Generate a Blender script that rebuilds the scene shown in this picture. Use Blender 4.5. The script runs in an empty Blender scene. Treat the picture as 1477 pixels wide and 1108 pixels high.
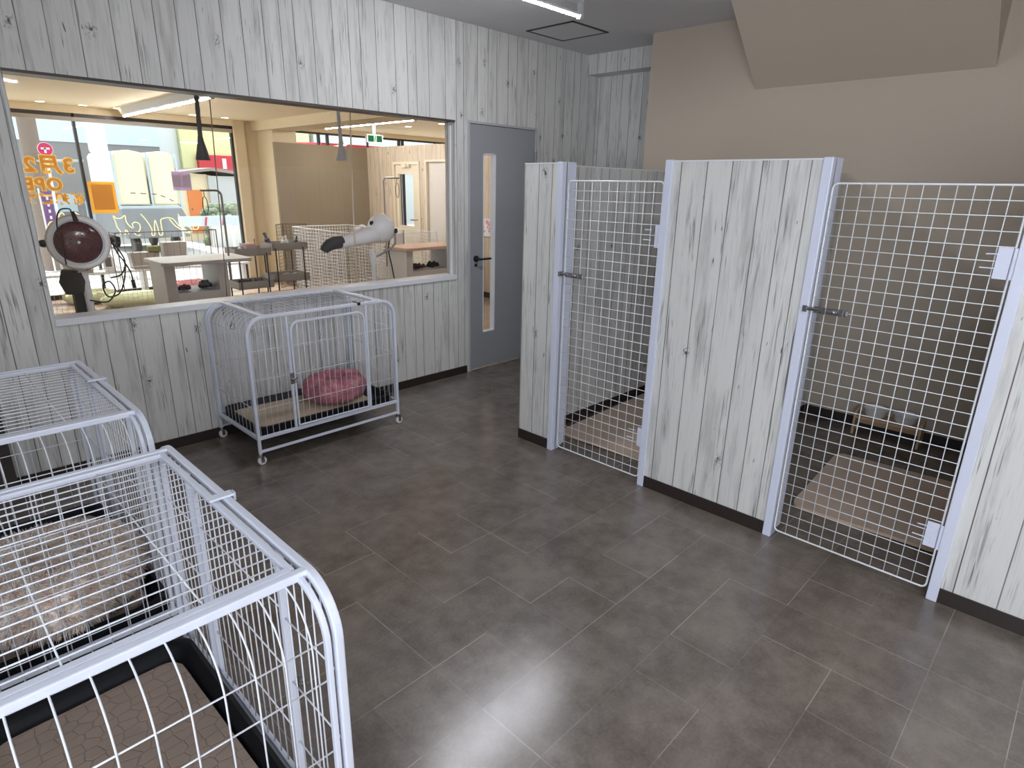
import bpy, bmesh, math, random
from mathutils import Vector, Matrix, noise
C = bpy.context.scene.collection
PI = math.pi
random.seed(7)

# ------------------------------------------------------------------ mesh builder
class MB:
    def __init__(s): s.v = []; s.f = []
    def add(s, vs, fs):
        n = len(s.v); s.v += [tuple(v) for v in vs]; s.f += [tuple(i + n for i in f) for f in fs]; return s
    def box(s, x0, x1, y0, y1, z0, z1):
        return s.add([(x0,y0,z0),(x1,y0,z0),(x1,y1,z0),(x0,y1,z0),(x0,y0,z1),(x1,y0,z1),(x1,y1,z1),(x0,y1,z1)],
                     [(0,3,2,1),(4,5,6,7),(0,1,5,4),(1,2,6,5),(2,3,7,6),(3,0,4,7)])
    def obox(s, c, size, rz=0, ry=0, rx=0):
        M = Matrix.Rotation(rz,3,'Z') @ Matrix.Rotation(ry,3,'Y') @ Matrix.Rotation(rx,3,'X')
        hx,hy,hz = [a/2 for a in size]; c = Vector(c)
        vs = [c + M @ Vector(p) for p in [(-hx,-hy,-hz),(hx,-hy,-hz),(hx,hy,-hz),(-hx,hy,-hz),(-hx,-hy,hz),(hx,-hy,hz),(hx,hy,hz),(-hx,hy,hz)]]
        return s.add(vs, [(0,3,2,1),(4,5,6,7),(0,1,5,4),(1,2,6,5),(2,3,7,6),(3,0,4,7)])
    def tube(s, pts, r, n=6, closed=False, w=None, phase=0.0, up=None):
        """sweep; r radius (or list); w=(a,b): rectangular section instead"""
        P = [Vector(p) for p in pts]; N = len(P)
        rs = r if isinstance(r, (list, tuple)) else [r]*N
        T = []
        for i in range(N):
            if closed: t = P[(i+1)%N] - P[i-1]
            elif i == 0: t = P[1]-P[0]
            elif i == N-1: t = P[-1]-P[-2]
            else: t = (P[i+1]-P[i]).normalized() + (P[i]-P[i-1]).normalized()
            T.append(t.normalized() if t.length > 1e-9 else Vector((0,0,1)))
        ref = Vector(up) if up else (Vector((0,0,1)) if abs(T[0].z) < .9 else Vector((0,1,0)))
        U = (ref - T[0]*ref.dot(T[0])).normalized()
        rings = []
        for i in range(N):
            if up: U = (ref - T[i]*ref.dot(T[i])).normalized()
            else: U = (U - T[i]*U.dot(T[i])).normalized()
            V = T[i].cross(U)
            k = 1.0
            if 0 < i < N-1 and not closed:
                d = (P[i+1]-P[i]).normalized().dot(T[i]); k = 1/max(d, .5)
            if w:
                a,b = w[0]/2, w[1]/2
                ring = [P[i]+U*(a*x)+V*(b*y) for x,y in ((1,1),(-1,1),(-1,-1),(1,-1))]
            else:
                ring = [P[i]+(U*math.cos(2*PI*j/n+phase)+V*math.sin(2*PI*j/n+phase))*rs[i]*(k if n<=4 else 1) for j in range(n)]
            rings.append(ring)
        m = 4 if w else n
        vs = [q for ring in rings for q in ring]; fs = []
        L = N if closed else N-1
        for i in range(L):
            a = i*m; b = ((i+1)%N)*m
            for j in range(m):
                fs.append((a+j, a+(j+1)%m, b+(j+1)%m, b+j))
        if not closed:
            fs.append(tuple(range(m-1,-1,-1))); fs.append(tuple((N-1)*m+j for j in range(m)))
        return s.add(vs, fs)
    def cyl(s, p0, p1, r, n=16, r2=None):
        return s.tube([p0,p1], [r, r if r2 is None else r2], n)
    def lathe(s, prof, c=(0,0,0), axis=(0,0,1), n=24):
        """prof: (radius, height) list"""
        A = Vector(axis).normalized(); ref = Vector((1,0,0)) if abs(A.x) < .9 else Vector((0,1,0))
        U = (ref-A*ref.dot(A)).normalized(); V = A.cross(U); c = Vector(c)
        vs = []; fs = []
        for (r,h) in prof:
            r = max(r, 1e-4)
            for j in range(n):
                a = 2*PI*j/n; vs.append(c + A*h + (U*math.cos(a)+V*math.sin(a))*r)
        for i in range(len(prof)-1):
            for j in range(n):
                fs.append((i*n+j, i*n+(j+1)%n, (i+1)*n+(j+1)%n, (i+1)*n+j))
        fs.append(tuple(range(n-1,-1,-1))); fs.append(tuple((len(prof)-1)*n+j for j in range(n)))
        return s.add(vs, fs)
    def ball(s, c, rad, n=20, m=12):
        if not isinstance(rad,(tuple,list)): rad = (rad,)*3
        vs = []; fs = []
        for i in range(1,m):
            t = PI*i/m
            for j in range(n):
                a = 2*PI*j/n
                vs.append((c[0]+rad[0]*math.sin(t)*math.cos(a), c[1]+rad[1]*math.sin(t)*math.sin(a), c[2]+rad[2]*math.cos(t)))
        k = len(vs); vs += [(c[0],c[1],c[2]+rad[2]),(c[0],c[1],c[2]-rad[2])]
        for i in range(m-2):
            for j in range(n): fs.append((i*n+j,(i+1)*n+j,(i+1)*n+(j+1)%n,i*n+(j+1)%n))
        for j in range(n):
            fs.append((k, j, (j+1)%n)); fs.append((k+1,(m-2)*n+(j+1)%n,(m-2)*n+j))
        return s.add(vs, fs)
    def prism(s, poly, h0, h1, axis='z'):
        def mk(a,b,h):
            return {'z':(a,b,h),'y':(a,h,b),'x':(h,a,b)}[axis]
        n = len(poly)
        vs = [mk(a,b,h0) for a,b in poly]+[mk(a,b,h1) for a,b in poly]
        fs = [tuple(range(n-1,-1,-1)), tuple(range(n,2*n))]+[(i,(i+1)%n,n+(i+1)%n,n+i) for i in range(n)]
        return s.add(vs, fs)
    def build(s, name, mat, parent=None, smooth=False, world=False, bevel=0, seg=2, origin=True):
        me = bpy.data.meshes.new(name)
        vs = s.v
        off = Vector((0,0,0))
        if world and parent is not None:
            p = parent
            while p: off += p.location; p = p.parent
        elif parent is None and origin and vs:
            xs=[v[0] for v in vs]; ys=[v[1] for v in vs]; zs=[v[2] for v in vs]
            off = Vector(((min(xs)+max(xs))/2,(min(ys)+max(ys))/2,min(zs)))
        me.from_pydata([(v[0]-off.x,v[1]-off.y,v[2]-off.z) for v in vs], [], s.f)
        bm = bmesh.new(); bm.from_mesh(me); bmesh.ops.recalc_face_normals(bm, faces=bm.faces); bm.to_mesh(me); bm.free()
        o = bpy.data.objects.new(name, me); C.objects.link(o)
        if parent is not None: o.parent = parent
        else: o.location = off
        if mat: me.materials.append(mat)
        if smooth:
            for p in me.polygons: p.use_smooth = True
            if smooth == 'auto':
                me.set_sharp_from_angle(angle=R(40))
        if bevel:
            m = o.modifiers.new('bevel','BEVEL'); m.width = bevel; m.segments = seg; m.limit_method='ANGLE'; m.angle_limit=R(40)
        return o
def R(d): return math.radians(d)
def tag(o, label=None, cat=None, group=None, kind=None):
    if label: o['label'] = label
    if cat: o['category'] = cat
    if group: o['group'] = group
    if kind: o['kind'] = kind
    return o
def thing(name, label, cat, loc=(0,0,0), rz=0, group=None, kind=None):
    o = bpy.data.objects.new(name, None); C.objects.link(o)
    o.location = loc; o.rotation_euler = (0,0,rz); o.empty_display_size = .1
    return tag(o, label, cat, group, kind)
def struct(o, label=None):
    o['kind'] = 'structure'
    if label: o['label'] = label
    return o
def arc(c, r, a0, a1, n=8):
    return [(c[0]+r*math.cos(R(a0+(a1-a0)*i/n)), c[1]+r*math.sin(R(a0+(a1-a0)*i/n))) for i in range(n+1)]

def smooth_path(st, k=6):
    P=[Vector(p) for p in st]; n=len(P); out=[]
    for i in range(n-1):
        a,b,c,d = P[max(0,i-1)],P[i],P[i+1],P[min(n-1,i+2)]
        for j in range(k):
            t=j/k; out.append(.5*((2*b)+(c-a)*t+(2*a-5*b+4*c-d)*t*t+(3*b-a-3*c+d)*t**3))
    out.append(P[-1]); return out
# ------------------------------------------------------------------ materials
def s2l(c):
    return tuple(((x/255)/12.92 if x/255 <= .04045 else (((x/255)+.055)/1.055)**2.4) for x in c)
class NT:
    def __init__(s, name):
        s.m = bpy.data.materials.new(name); s.m.use_nodes = True; s.t = s.m.node_tree; s.t.nodes.clear()
        s.out = s.t.nodes.new('ShaderNodeOutputMaterial')
    def n(s, typ, **kw):
        nd = s.t.nodes.new(typ)
        for k,v in kw.items():
            if k.startswith('i_'): nd.inputs[k[2:].replace('_',' ')].default_value = v
            else: setattr(nd, k, v)
        return nd
    def l(s, a, b): s.t.links.new(a, b)
    def math(s, op, a, b=None, c=None, clamp=False):
        nd = s.t.nodes.new('ShaderNodeMath'); nd.operation = op; nd.use_clamp = clamp
        for i,x in enumerate((a,b,c)):
            if x is None: continue
            if isinstance(x,(int,float)): nd.inputs[i].default_value = x
            else: s.l(x, nd.inputs[i])
        return nd.outputs[0]
    def mr(s, v, a, b, c=0.0, d=1.0):
        nd = s.t.nodes.new('ShaderNodeMapRange'); s.l(v, nd.inputs[0])
        for i,x in zip((1,2,3,4),(a,b,c,d)): nd.inputs[i].default_value = x
        return nd.outputs[0]
    def mix(s, f, a, b):
        nd = s.t.nodes.new('ShaderNodeMix'); nd.data_type = 'RGBA'
        for sock, x in ((nd.inputs[0],f),(nd.inputs[6],a),(nd.inputs[7],b)):
            if isinstance(x,(int,float)): sock.default_value = x
            elif isinstance(x,tuple): sock.default_value = (*x[:3],1)
            else: s.l(x, sock)
        return nd.outputs[2]
    def xyz(s, a, b, c):
        nd = s.t.nodes.new('ShaderNodeCombineXYZ')
        for i,x in enumerate((a,b,c)):
            if isinstance(x,(int,float)): nd.inputs[i].default_value = x
            else: s.l(x, nd.inputs[i])
        return nd.outputs[0]
    def noise(s, vec, scale=1, detail=3, rough=.5, dim='3D'):
        nd = s.n('ShaderNodeTexNoise', noise_dimensions=dim); nd.inputs['Scale'].default_value = scale
        nd.inputs['Detail'].default_value = detail; nd.inputs['Roughness'].default_value = rough
        if vec is not None: s.l(vec, nd.inputs['Vector'])
        return nd.outputs['Fac']
    def bsdf(s, **kw):
        b = s.n('ShaderNodeBsdfPrincipled')
        for k,v in kw.items(): b.inputs[k.replace('_',' ')].default_value = v
        s.l(b.outputs[0], s.out.inputs[0]); return b
    def pos(s):
        g = s.n('ShaderNodeNewGeometry'); x = s.n('ShaderNodeSeparateXYZ'); s.l(g.outputs['Position'], x.inputs[0]); return g.outputs['Position'], x.outputs

MATS = {}
def pm(name, rgb, rough=.5, metal=0, var=.06, scale=30, bump=0, bscale=200, spec=.5, coat=0, trans=0, sheen=0):
    """plain procedural material: colour with a little noise variation"""
    if name in MATS: return MATS[name]
    t = NT(name); lin = s2l(rgb)
    b = t.bsdf(Roughness=rough, Metallic=metal)
    b.inputs['Specular IOR Level'].default_value = spec
    if coat: b.inputs['Coat Weight'].default_value = coat
    if sheen: b.inputs['Sheen Weight'].default_value = sheen
    tc = t.n('ShaderNodeTexCoord')
    f = t.noise(tc.outputs['Object'], scale, 3)
    lo = tuple(c*(1-var) for c in lin); hi = tuple(min(1,c*(1+var)) for c in lin)
    t.l(t.mix(f, lo, hi), b.inputs['Base Color'])
    if bump:
        f2 = t.noise(tc.outputs['Object'], bscale, 3)
        bp = t.n('ShaderNodeBump'); bp.inputs['Strength'].default_value = bump; bp.inputs['Distance'].default_value = .002
        t.l(f2, bp.inputs['Height']); t.l(bp.outputs[0], b.inputs['Normal'])
    MATS[name] = t.m; return t.m
def emit(name, rgb, strength):
    t = NT(name); e = t.n('ShaderNodeEmission'); e.inputs[0].default_value = (*s2l(rgb),1); e.inputs[1].default_value = strength
    t.l(e.outputs[0], t.out.inputs[0]); return t.m

def wood_planks(name, base=(216,216,213), dark=(112,110,108), line=(82,74,70)):
    t = NT(name); b = t.bsdf(Roughness=.55)
    P, c = t.pos()
    u = t.math('ADD', c[0], c[1]); z = c[2]
    v1 = t.n('ShaderNodeTexVoronoi', voronoi_dimensions='1D', feature='DISTANCE_TO_EDGE'); v1.inputs['Scale'].default_value = 9.0; v1.inputs['Randomness'].default_value = .8
    t.l(u, v1.inputs['W'])
    v2 = t.n('ShaderNodeTexVoronoi', voronoi_dimensions='1D', feature='F1'); v2.inputs['Scale'].default_value = 9.0; v2.inputs['Randomness'].default_value = .8
    t.l(u, v2.inputs['W'])
    sp = t.n('ShaderNodeSeparateColor'); t.l(v2.outputs['Color'], sp.inputs[0]); rid = sp.outputs[0]; rid2 = sp.outputs[1]
    ln_n = t.noise(t.xyz(t.math('MULTIPLY',u,3.0), 0.0, t.math('MULTIPLY',z,2.3)), 1, 3)
    lnw = t.mr(v1.outputs['Distance'], .009, .026, 1, 0)
    lnw = t.math('MULTIPLY', lnw, t.mr(ln_n, .35, .55, .7, 1))
    ur = t.math('MULTIPLY_ADD', rid, 37.0, u)      # per-plank offset so grain does not run across boards
    # broad soft grey brushing, in clouds stretched along the board
    soft = t.noise(t.xyz(t.math('MULTIPLY',ur,15), 0.0, t.math('MULTIPLY',z,1.6)), 1, 5, .62)
    soft = t.mr(soft, .50, .78, 0, 1)
    # fine streaks, only inside patches
    fine = t.noise(t.xyz(t.math('MULTIPLY',ur,125), 0.0, t.math('MULTIPLY',z,4.5)), 1, 4, .6)
    region = t.noise(t.xyz(t.math('MULTIPLY',ur,13), 4.0, t.math('MULTIPLY',z,1.9)), 1, 3, .55)
    fm = t.math('MULTIPLY', t.mr(fine, .50, .62, 0, 1), t.mr(region, .53, .68, 0, 1))
    fineall = t.mr(fine, .52, .85, 0, .30)
    # long hairline cracks
    hair = t.noise(t.xyz(t.math('MULTIPLY',ur,48), 9.0, t.math('MULTIPLY',z,1.1)), 1, 1, .4)
    hr = t.math('ABSOLUTE', t.math('SUBTRACT', hair, .5))
    hairm = t.math('MULTIPLY', t.mr(hr, .0035, .012, 1, 0), t.mr(t.noise(t.xyz(t.math('MULTIPLY',ur,10), 2.0, t.math('MULTIPLY',z,2.6)),1,2), .55, .64, 0, 1))
    # short dark slanting chips
    us = t.math('MULTIPLY_ADD', z, .18, ur)
    chip = t.noise(t.xyz(t.math('MULTIPLY',us,62), 1.0, t.math('MULTIPLY',z,13)), 1, 1, .4)
    chipm = t.mr(chip, .765, .80, 0, .9)
    # knots: small dark irregular hearts with broken rings, rare
    wx = t.math('MULTIPLY_ADD', t.noise(t.xyz(t.math('MULTIPLY',u,55),0.0,t.math('MULTIPLY',z,30)),1,3,.6), .16, -.08)
    vk = t.n('ShaderNodeTexVoronoi', voronoi_dimensions='2D', feature='F1'); vk.inputs['Scale'].default_value = 1.0; vk.inputs['Randomness'].default_value = 1
    t.l(t.xyz(t.math('MULTIPLY_ADD',u,3.4,wx), t.math('MULTIPLY_ADD',z,2.3,wx), 0.0), vk.inputs['Vector'])
    ks = t.n('ShaderNodeSeparateColor'); t.l(vk.outputs['Color'], ks.inputs[0])
    has = t.mr(ks.outputs[0], .55, .56, 0, 1)
    kd = vk.outputs['Distance']
    ring = t.noise(t.xyz(t.math('MULTIPLY',u,70), 0.0, t.math('MULTIPLY',z,60)), 1, 3, .6)
    knot = t.math('MULTIPLY', t.math('MULTIPLY', t.mr(kd, .03, .10, 1, 0), t.mr(ring, .46, .60, 0, .75)), has)
    core = t.math('MULTIPLY', t.mr(kd, .018, .034, .85, 0), t.math('MULTIPLY', has, t.mr(ring, .38, .5, 0, 1)))
    D = s2l(dark)
    A = t.mix(t.math('MULTIPLY', soft, .60), s2l(base), D)
    A = t.mix(fineall, A, D)
    tone = t.mr(rid, 0, 1, .94, 1.04)
    A2 = t.n('ShaderNodeVectorMath', operation='SCALE'); t.l(A, A2.inputs[0]); t.l(tone, A2.inputs['Scale'])
    A = t.mix(t.math('MULTIPLY', fm, .75), A2.outputs[0], tuple(x*.62 for x in D))
    A = t.mix(t.math('MULTIPLY', hairm, .8), A, tuple(x*.5 for x in D))
    A = t.mix(t.math('MULTIPLY', chipm, .9), A, tuple(x*.28 for x in D))
    A = t.mix(knot, A, tuple(x*.6 for x in D))
    A = t.mix(core, A, tuple(x*.3 for x in D))
    A = t.mix(lnw, A, s2l(line))
    t.l(A, b.inputs['Base Color'])
    bp = t.n('ShaderNodeBump'); bp.inputs['Strength'].default_value = .25; bp.inputs['Distance'].default_value = .002
    t.l(t.math('SUBTRACT', 1.0, lnw), bp.inputs['Height']); t.l(bp.outputs[0], b.inputs['Normal'])
    return t.m

def tile_floor(name, c1, c2, cj, rough=.22, p=.2345, x0=1.475, y0=.362, jw=.0019, bump=.10):
    t = NT(name); b = t.bsdf(); P, c = t.pos()
    fx = t.math('DIVIDE', t.math('SUBTRACT', c[0], x0), p); fy = t.math('DIVIDE', t.math('SUBTRACT', c[1], y0), p)
    def edge(f, g, seed):
        ix = t.math('ROUND', f); d = t.math('MULTIPLY', t.math('ABSOLUTE', t.math('SUBTRACT', f, ix)), p)
        m = t.mr(d, jw*.45, jw, 1, 0)
        wn = t.n('ShaderNodeTexWhiteNoise', noise_dimensions='3D'); t.l(t.xyz(ix, t.math('FLOOR', g), seed), wn.inputs['Vector'])
        st = t.mr(wn.outputs['Value'], .12, 1.0, 0, 1)
        return t.math('MULTIPLY', m, t.math('POWER', st, 1.3, clamp=True))
    e = t.math('MAXIMUM', edge(fx, fy, 3.3), edge(fy, fx, 9.1))
    cellv = t.xyz(t.math('FLOOR', fx), t.math('FLOOR', fy), 0.0)
    wn = t.n('ShaderNodeTexWhiteNoise', noise_dimensions='3D'); t.l(cellv, wn.inputs['Vector'])
    n1 = t.noise(P, 4.5, 3, .55); n3 = t.noise(P, 13, 4, .6); n2 = t.noise(P, 90, 2, .5)
    f = t.math('ADD', t.math('MULTIPLY_ADD', n1, 1.9, -.45), t.math('MULTIPLY_ADD', n3, 1.6, -.8))
    f = t.math('ADD', f, t.math('MULTIPLY_ADD', n2, .7, -.35))
    f = t.math('ADD', f, t.math('MULTIPLY_ADD', wn.outputs['Value'], .24, -.12), clamp=True)
    A = t.mix(f, s2l(c1), s2l(c2))
    A = t.mix(t.math('MULTIPLY', e, .7), A, s2l(cj))
    t.l(A, b.inputs['Base Color'])
    t.l(t.math('MULTIPLY_ADD', n3, .12, rough-.06), b.inputs['Roughness'])
    b.inputs['Specular IOR Level'].default_value = .85
    bp = t.n('ShaderNodeBump'); bp.inputs['Strength'].default_value = bump; bp.inputs['Distance'].default_value = .004
    h = t.math('ADD', t.noise(P, 24, 2, .5), t.math('MULTIPLY', e, -.4))
    t.l(h, bp.inputs['Height']); t.l(bp.outputs[0], b.inputs['Normal'])
    return t.m

def quilt(name, rgb, rough=.85):
    t = NT(name); b = t.bsdf(Roughness=rough); b.inputs['Specular IOR Level'].default_value = .25
    tc = t.n('ShaderNodeTexCoord'); v = t.n('ShaderNodeTexVoronoi', feature='DISTANCE_TO_EDGE', voronoi_dimensions='2D'); v.inputs['Scale'].default_value = 24; v.inputs['Randomness'].default_value = .6
    mp = t.n('ShaderNodeMapping'); mp.inputs['Scale'].default_value = (1,1.25,1); t.l(tc.outputs['Object'], mp.inputs[0]); t.l(mp.outputs[0], v.inputs['Vector'])
    g = t.mr(v.outputs['Distance'], 0, .07, 0, 1)
    lin = s2l(rgb); n = t.noise(tc.outputs['Object'], 14, 4)
    A = t.mix(n, tuple(c*.9 for c in lin), tuple(c*1.1 for c in lin)); A = t.mix(t.mr(g,0,.5,.14,0), A, tuple(c*.6 for c in lin))
    t.l(A, b.inputs['Base Color'])
    bp = t.n('ShaderNodeBump'); bp.inputs['Strength'].default_value = .55; bp.inputs['Distance'].default_value = .005
    w = t.math('ADD', t.math('POWER', g, .5), t.math('MULTIPLY', t.noise(tc.outputs['Object'], 9, 2), 1.2)); t.l(w, bp.inputs['Height']); t.l(bp.outputs[0], b.inputs['Normal'])
    return t.m

def glass_mat(name, tint=(1,1,1), refl=.06):
    t = NT(name); tr = t.n('ShaderNodeBsdfTransparent'); tr.inputs[0].default_value = (*tint,1)
    gl = t.n('ShaderNodeBsdfGlossy'); gl.inputs['Roughness'].default_value = .02
    fr = t.n('ShaderNodeLayerWeight'); fr.inputs[0].default_value = .5
    mx = t.n('ShaderNodeMixShader'); t.l(t.math('MULTIPLY_ADD', t.math('POWER', fr.outputs['Facing'], 4.0), .5, refl*.6), mx.inputs[0]); t.l(tr.outputs[0], mx.inputs[1]); t.l(gl.outputs[0], mx.inputs[2]); t.l(mx.outputs[0], t.out.inputs[0])
    return t.m
def translucent(name, rgb, mixf=.5):
    t = NT(name); d = t.n('ShaderNodeBsdfDiffuse'); r = t.n('ShaderNodeBsdfTranslucent')
    tc = t.n('ShaderNodeTexCoord'); col = t.mix(t.noise(tc.outputs['Object'], 20), tuple(c*.95 for c in s2l(rgb)), s2l(rgb))
    t.l(col, d.inputs[0]); t.l(col, r.inputs[0])
    mx = t.n('ShaderNodeMixShader'); mx.inputs[0].default_value = mixf; t.l(d.outputs[0], mx.inputs[1]); t.l(r.outputs[0], mx.inputs[2]); t.l(mx.outputs[0], t.out.inputs[0]); return t.m

M_wood = wood_planks('weathered_white_planks')
M_floor = tile_floor('brown_stone_tile', (93,84,77), (124,114,106), (176,168,158))
M_shopfloor = tile_floor('light_brown_shop_floor', (150,128,112), (178,158,142), (196,182,170), rough=.22, p=.45, bump=.02)
M_ceil = pm('grey_white_ceiling', (214,214,216), .9, var=.03, scale=90, bump=.15, bscale=400)
M_beige = pm('beige_wallpaper', (188,175,159), .85, var=.03, scale=120, bump=.25, bscale=500)
M_shopbeige = pm('warm_beige_wallpaper', (210,194,162), .85, var=.03, scale=60, bump=.1)
M_shopceil = pm('cream_ceiling', (238,222,190), .85, var=.02, scale=60)
M_base = pm('dark_brown_baseboard', (46,37,34), .45, var=.1)
M_white = pm('white_paint', (226,228,232), .4, var=.02)
M_wire = pm('white_coated_wire', (224,227,234), .32, var=.02)
M_crate = pm('white_powder_coat', (216,221,234), .30, var=.02)
M_door = pm('grey_door_panel', (150,153,157), .5, var=.02, scale=60)
M_chrome = pm('brushed_steel', (170,170,172), .25, metal=1, var=.05)
M_dark = pm('black_plastic', (16,16,18), .42, var=.1)
M_black = pm('black_tray_plastic', (10,11,16), .5, var=.1, spec=.25)
M_mesh = pm('white_grid_wire', (232,236,238), .35, var=.02)
M_tube = emit('lit_tube', (246,248,255), 150)
M_tubew = emit('lit_shop_tube', (252,250,250), 150)
M_glass = glass_mat('window_glass')
M_glass2 = glass_mat('shopfront_glass', (.97,.99,.98), .05)

# ------------------------------------------------------------------ camera
yaw, pitch, roll, F = 0.766582, 0.313255, 0.0192472, 877.776
fw = Vector((math.cos(yaw)*math.cos(pitch), math.sin(yaw)*math.cos(pitch), -math.sin(pitch)))
rt0 = Vector((math.sin(yaw), -math.cos(yaw), 0)); up0 = rt0.cross(fw)
rt = rt0*math.cos(roll)+up0*math.sin(roll); up = -rt0*math.sin(roll)+up0*math.cos(roll)
cam = bpy.data.cameras.new('camera'); co = bpy.data.objects.new('camera', cam); C.objects.link(co)
co.matrix_world = Matrix(((rt.x,up.x,-fw.x,0),(rt.y,up.y,-fw.y,0),(rt.z,up.z,-fw.z,1.52),(0,0,0,1)))
cam.sensor_width = 36; cam.lens = F/1477*36; cam.clip_start = .02
bpy.context.scene.camera = co

# ------------------------------------------------------------------ room shell
H = 2.647; WY = 3.75; WT = .12; PX = 2.627
struct(MB().box(-1.8,5.1,-2.6,3.81,-.1,0).build('floor', M_floor), 'brown stone-look tile floor with pale joints')
struct(MB().box(-1.8,9.2,3.81,9.9,-.1,-.001).build('floor', M_shopfloor), 'pale floor of the shop room')
struct(MB().box(-1.9,5.1,-2.7,3.87,H,H+.08).build('ceiling', M_ceil), 'grey white ceiling')
m = MB()
wx0,wx1,wz0,wz1 = .56,3.225,.805,1.985
dx0,dx1,dz1 = 3.35,4.135,1.995
m.box(-1.9,wx0,WY,WY+WT,0,H); m.box(wx0,wx1,WY,WY+WT,0,wz0); m.box(wx0,wx1,WY,WY+WT,wz1,H)
m.box(wx1,dx0,WY,WY+WT,0,H); m.box(dx0,dx1,WY,WY+WT,dz1,H); m.box(dx1,5.1,WY,WY+WT,0,H)
struct(m.build('wall_left', M_wood), 'whitewashed plank wall with the window and grey door')
struct(MB().box(5.1,9.2,WY,WY+WT,0,H).build('wall_shop_near', M_shopbeige))
m = MB(); m.box(4.8,5.1,2.8,WY,2.487,H); m.box(4.965,5.1,2.8,WY,0,2.487)
struct(m.build('wall_back', M_wood), 'plank wall with a shallow beam above a recess')
struct(MB().box(4.47,5.1,-2.6,2.885,0,H).build('wall_right', M_beige), 'beige papered wall behind the kennel stalls')
struct(MB().box(-1.9,5.1,-2.7,-2.6,0,H).build('wall_rear', M_beige))
m = MB(); m.box(-1.9,-1.8,-2.6,-2.35,0,H); m.box(-1.9,-1.8,.05,WY,0,H); m.box(-1.9,-1.8,-2.35,.05,0,.75); m.box(-1.9,-1.8,-2.35,.05,2.25,H)
struct(m.build('wall_near_side', M_beige))
# sloping stair soffit
m = MB(); m.prism([(3.955,H),(4.475,2.185),(4.475,H)], .69, 2.03, 'y')
struct(m.build('trim_1', M_beige), 'sloping beige stair soffit boxed against the ceiling')
# baseboards
struct(MB().box(-1.8,3.33,WY-.008,WY,0,.062).build('baseboard_left', M_base))
struct(MB().box(4.155,4.965,WY-.008,WY,0,.062).build('baseboard_left', M_base))
struct(MB().box(4.957,4.965,2.885,WY-.008,0,.062).build('baseboard_back', M_base))
struct(MB().box(4.462,4.47,-2.6,1.35,0,.066).box(4.462,4.47,1.42,2.395,0,.066).build('baseboard_right', M_base))
# interior window : frame + pane
m = MB(); m.box(wx0,wx1,WY-.012,WY+WT+.01,wz0,wz0+.035); m.box(wx0,wx0+.012,WY+.045,WY+.07,wz0+.035,wz1); m.box(wx1-.012,wx1,WY+.045,WY+.07,wz0+.035,wz1)
w1 = struct(m.build('window_1', M_white, bevel=.003), 'wide interior window looking into the grooming shop')
MB().box(wx0,wx1,WY-.004,WY+WT,wz1-.012,wz1+.001).build('frame_head', pm('dark_bronze_trim',(70,62,58),.4), w1, world=True)
MB().box(wx0+.01,wx1-.01,WY+.055,WY+.060,wz0+.03,wz1-.008).build('pane', M_glass, w1, world=True)
# grey door
M_frame = pm('pale_door_frame',(176,178,181),.5,var=.02)
d = struct(MB().box(dx0,dx0+.018,WY-.012,WY+WT,0,dz1).box(dx1-.018,dx1,WY-.012,WY+WT,0,dz1).box(dx0+.018,dx1-.018,WY-.012,WY+WT,dz1-.018,dz1).build('door_1', M_frame, bevel=.002), 'grey door with a tall narrow glass slit')
a0,a1,sx0,sx1,sz0,sz1 = dx0+.02,dx1-.02,3.515,3.655,.32,1.77
m = MB(); m.box(a0,sx0,WY+.0,WY+.04,.014,dz1-.02); m.box(sx1,a1,WY+.0,WY+.04,.014,dz1-.02); m.box(sx0,sx1,WY,WY+.04,.014,sz0); m.box(sx0,sx1,WY,WY+.04,sz1,dz1-.02)
lf = m.build('door_leaf', M_door, d, world=True)
m = MB()
for (x0,x1,z0,z1) in ((sx0,sx0+.008,sz0,sz1),(sx1-.014,sx1,sz0,sz1),(sx0,sx1,sz0,sz0+.008),(sx0,sx1,sz1-.008,sz1)): m.box(x0,x1,WY-.003,WY+.043,z0,z1)
m.build('slit_frame', M_white, lf, world=True)
MB().box(sx0+.006,sx1-.006,WY+.018,WY+.022,sz0+.006,sz1-.006).build('slit_pane', M_glass, lf, world=True)
m = MB(); m.cyl((3.435,WY,.952),(3.435,WY-.012,.952),.026,20); m.cyl((3.435,WY,.952),(3.435,WY-.055,.952),.010,12)
m.tube([(3.435,WY-.05,.952),(3.46,WY-.055,.952),(3.555,WY-.055,.952)],.0085,10); m.cyl((3.435,WY,.90),(3.435,WY-.004,.90),.014,12)
m.build('door_handle', pm('dark_steel',(90,90,92),.3,metal=1), d, world=True, smooth='auto')
m = MB()
for z in (.25,1.76): m.cyl((dx1-.018,WY-.012,z-.05),(dx1-.018,WY-.012,z+.05),.009,10)
m.build('hinge', pm('grey_hinge',(120,120,122),.35,metal=.8), d, world=True)

# ceiling access hatch
m = MB(); hx0,hx1,hy0,hy1 = 3.785,4.215,3.115,3.57
for (x0,x1,y0,y1) in ((hx0,hx1,hy0,hy0+.018),(hx0,hx1,hy1-.018,hy1),(hx0,hx0+.018,hy0,hy1),(hx1-.018,hx1,hy0,hy1)): m.box(x0,x1,y0,y1,H-.006,H+.002)
hh = thing('ceiling_hatch','square ceiling access hatch with a thin dark frame','hatch',(4.0,3.34,H-.006))
m.build('hatch_frame', pm('dark_hatch_frame',(60,60,62),.5,metal=.3), hh, world=True)
MB().box(hx0+.019,hx1-.019,hy0+.019,hy1-.019,H-.004,H+.002).build('hatch_panel', M_ceil, hh, world=True)

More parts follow.
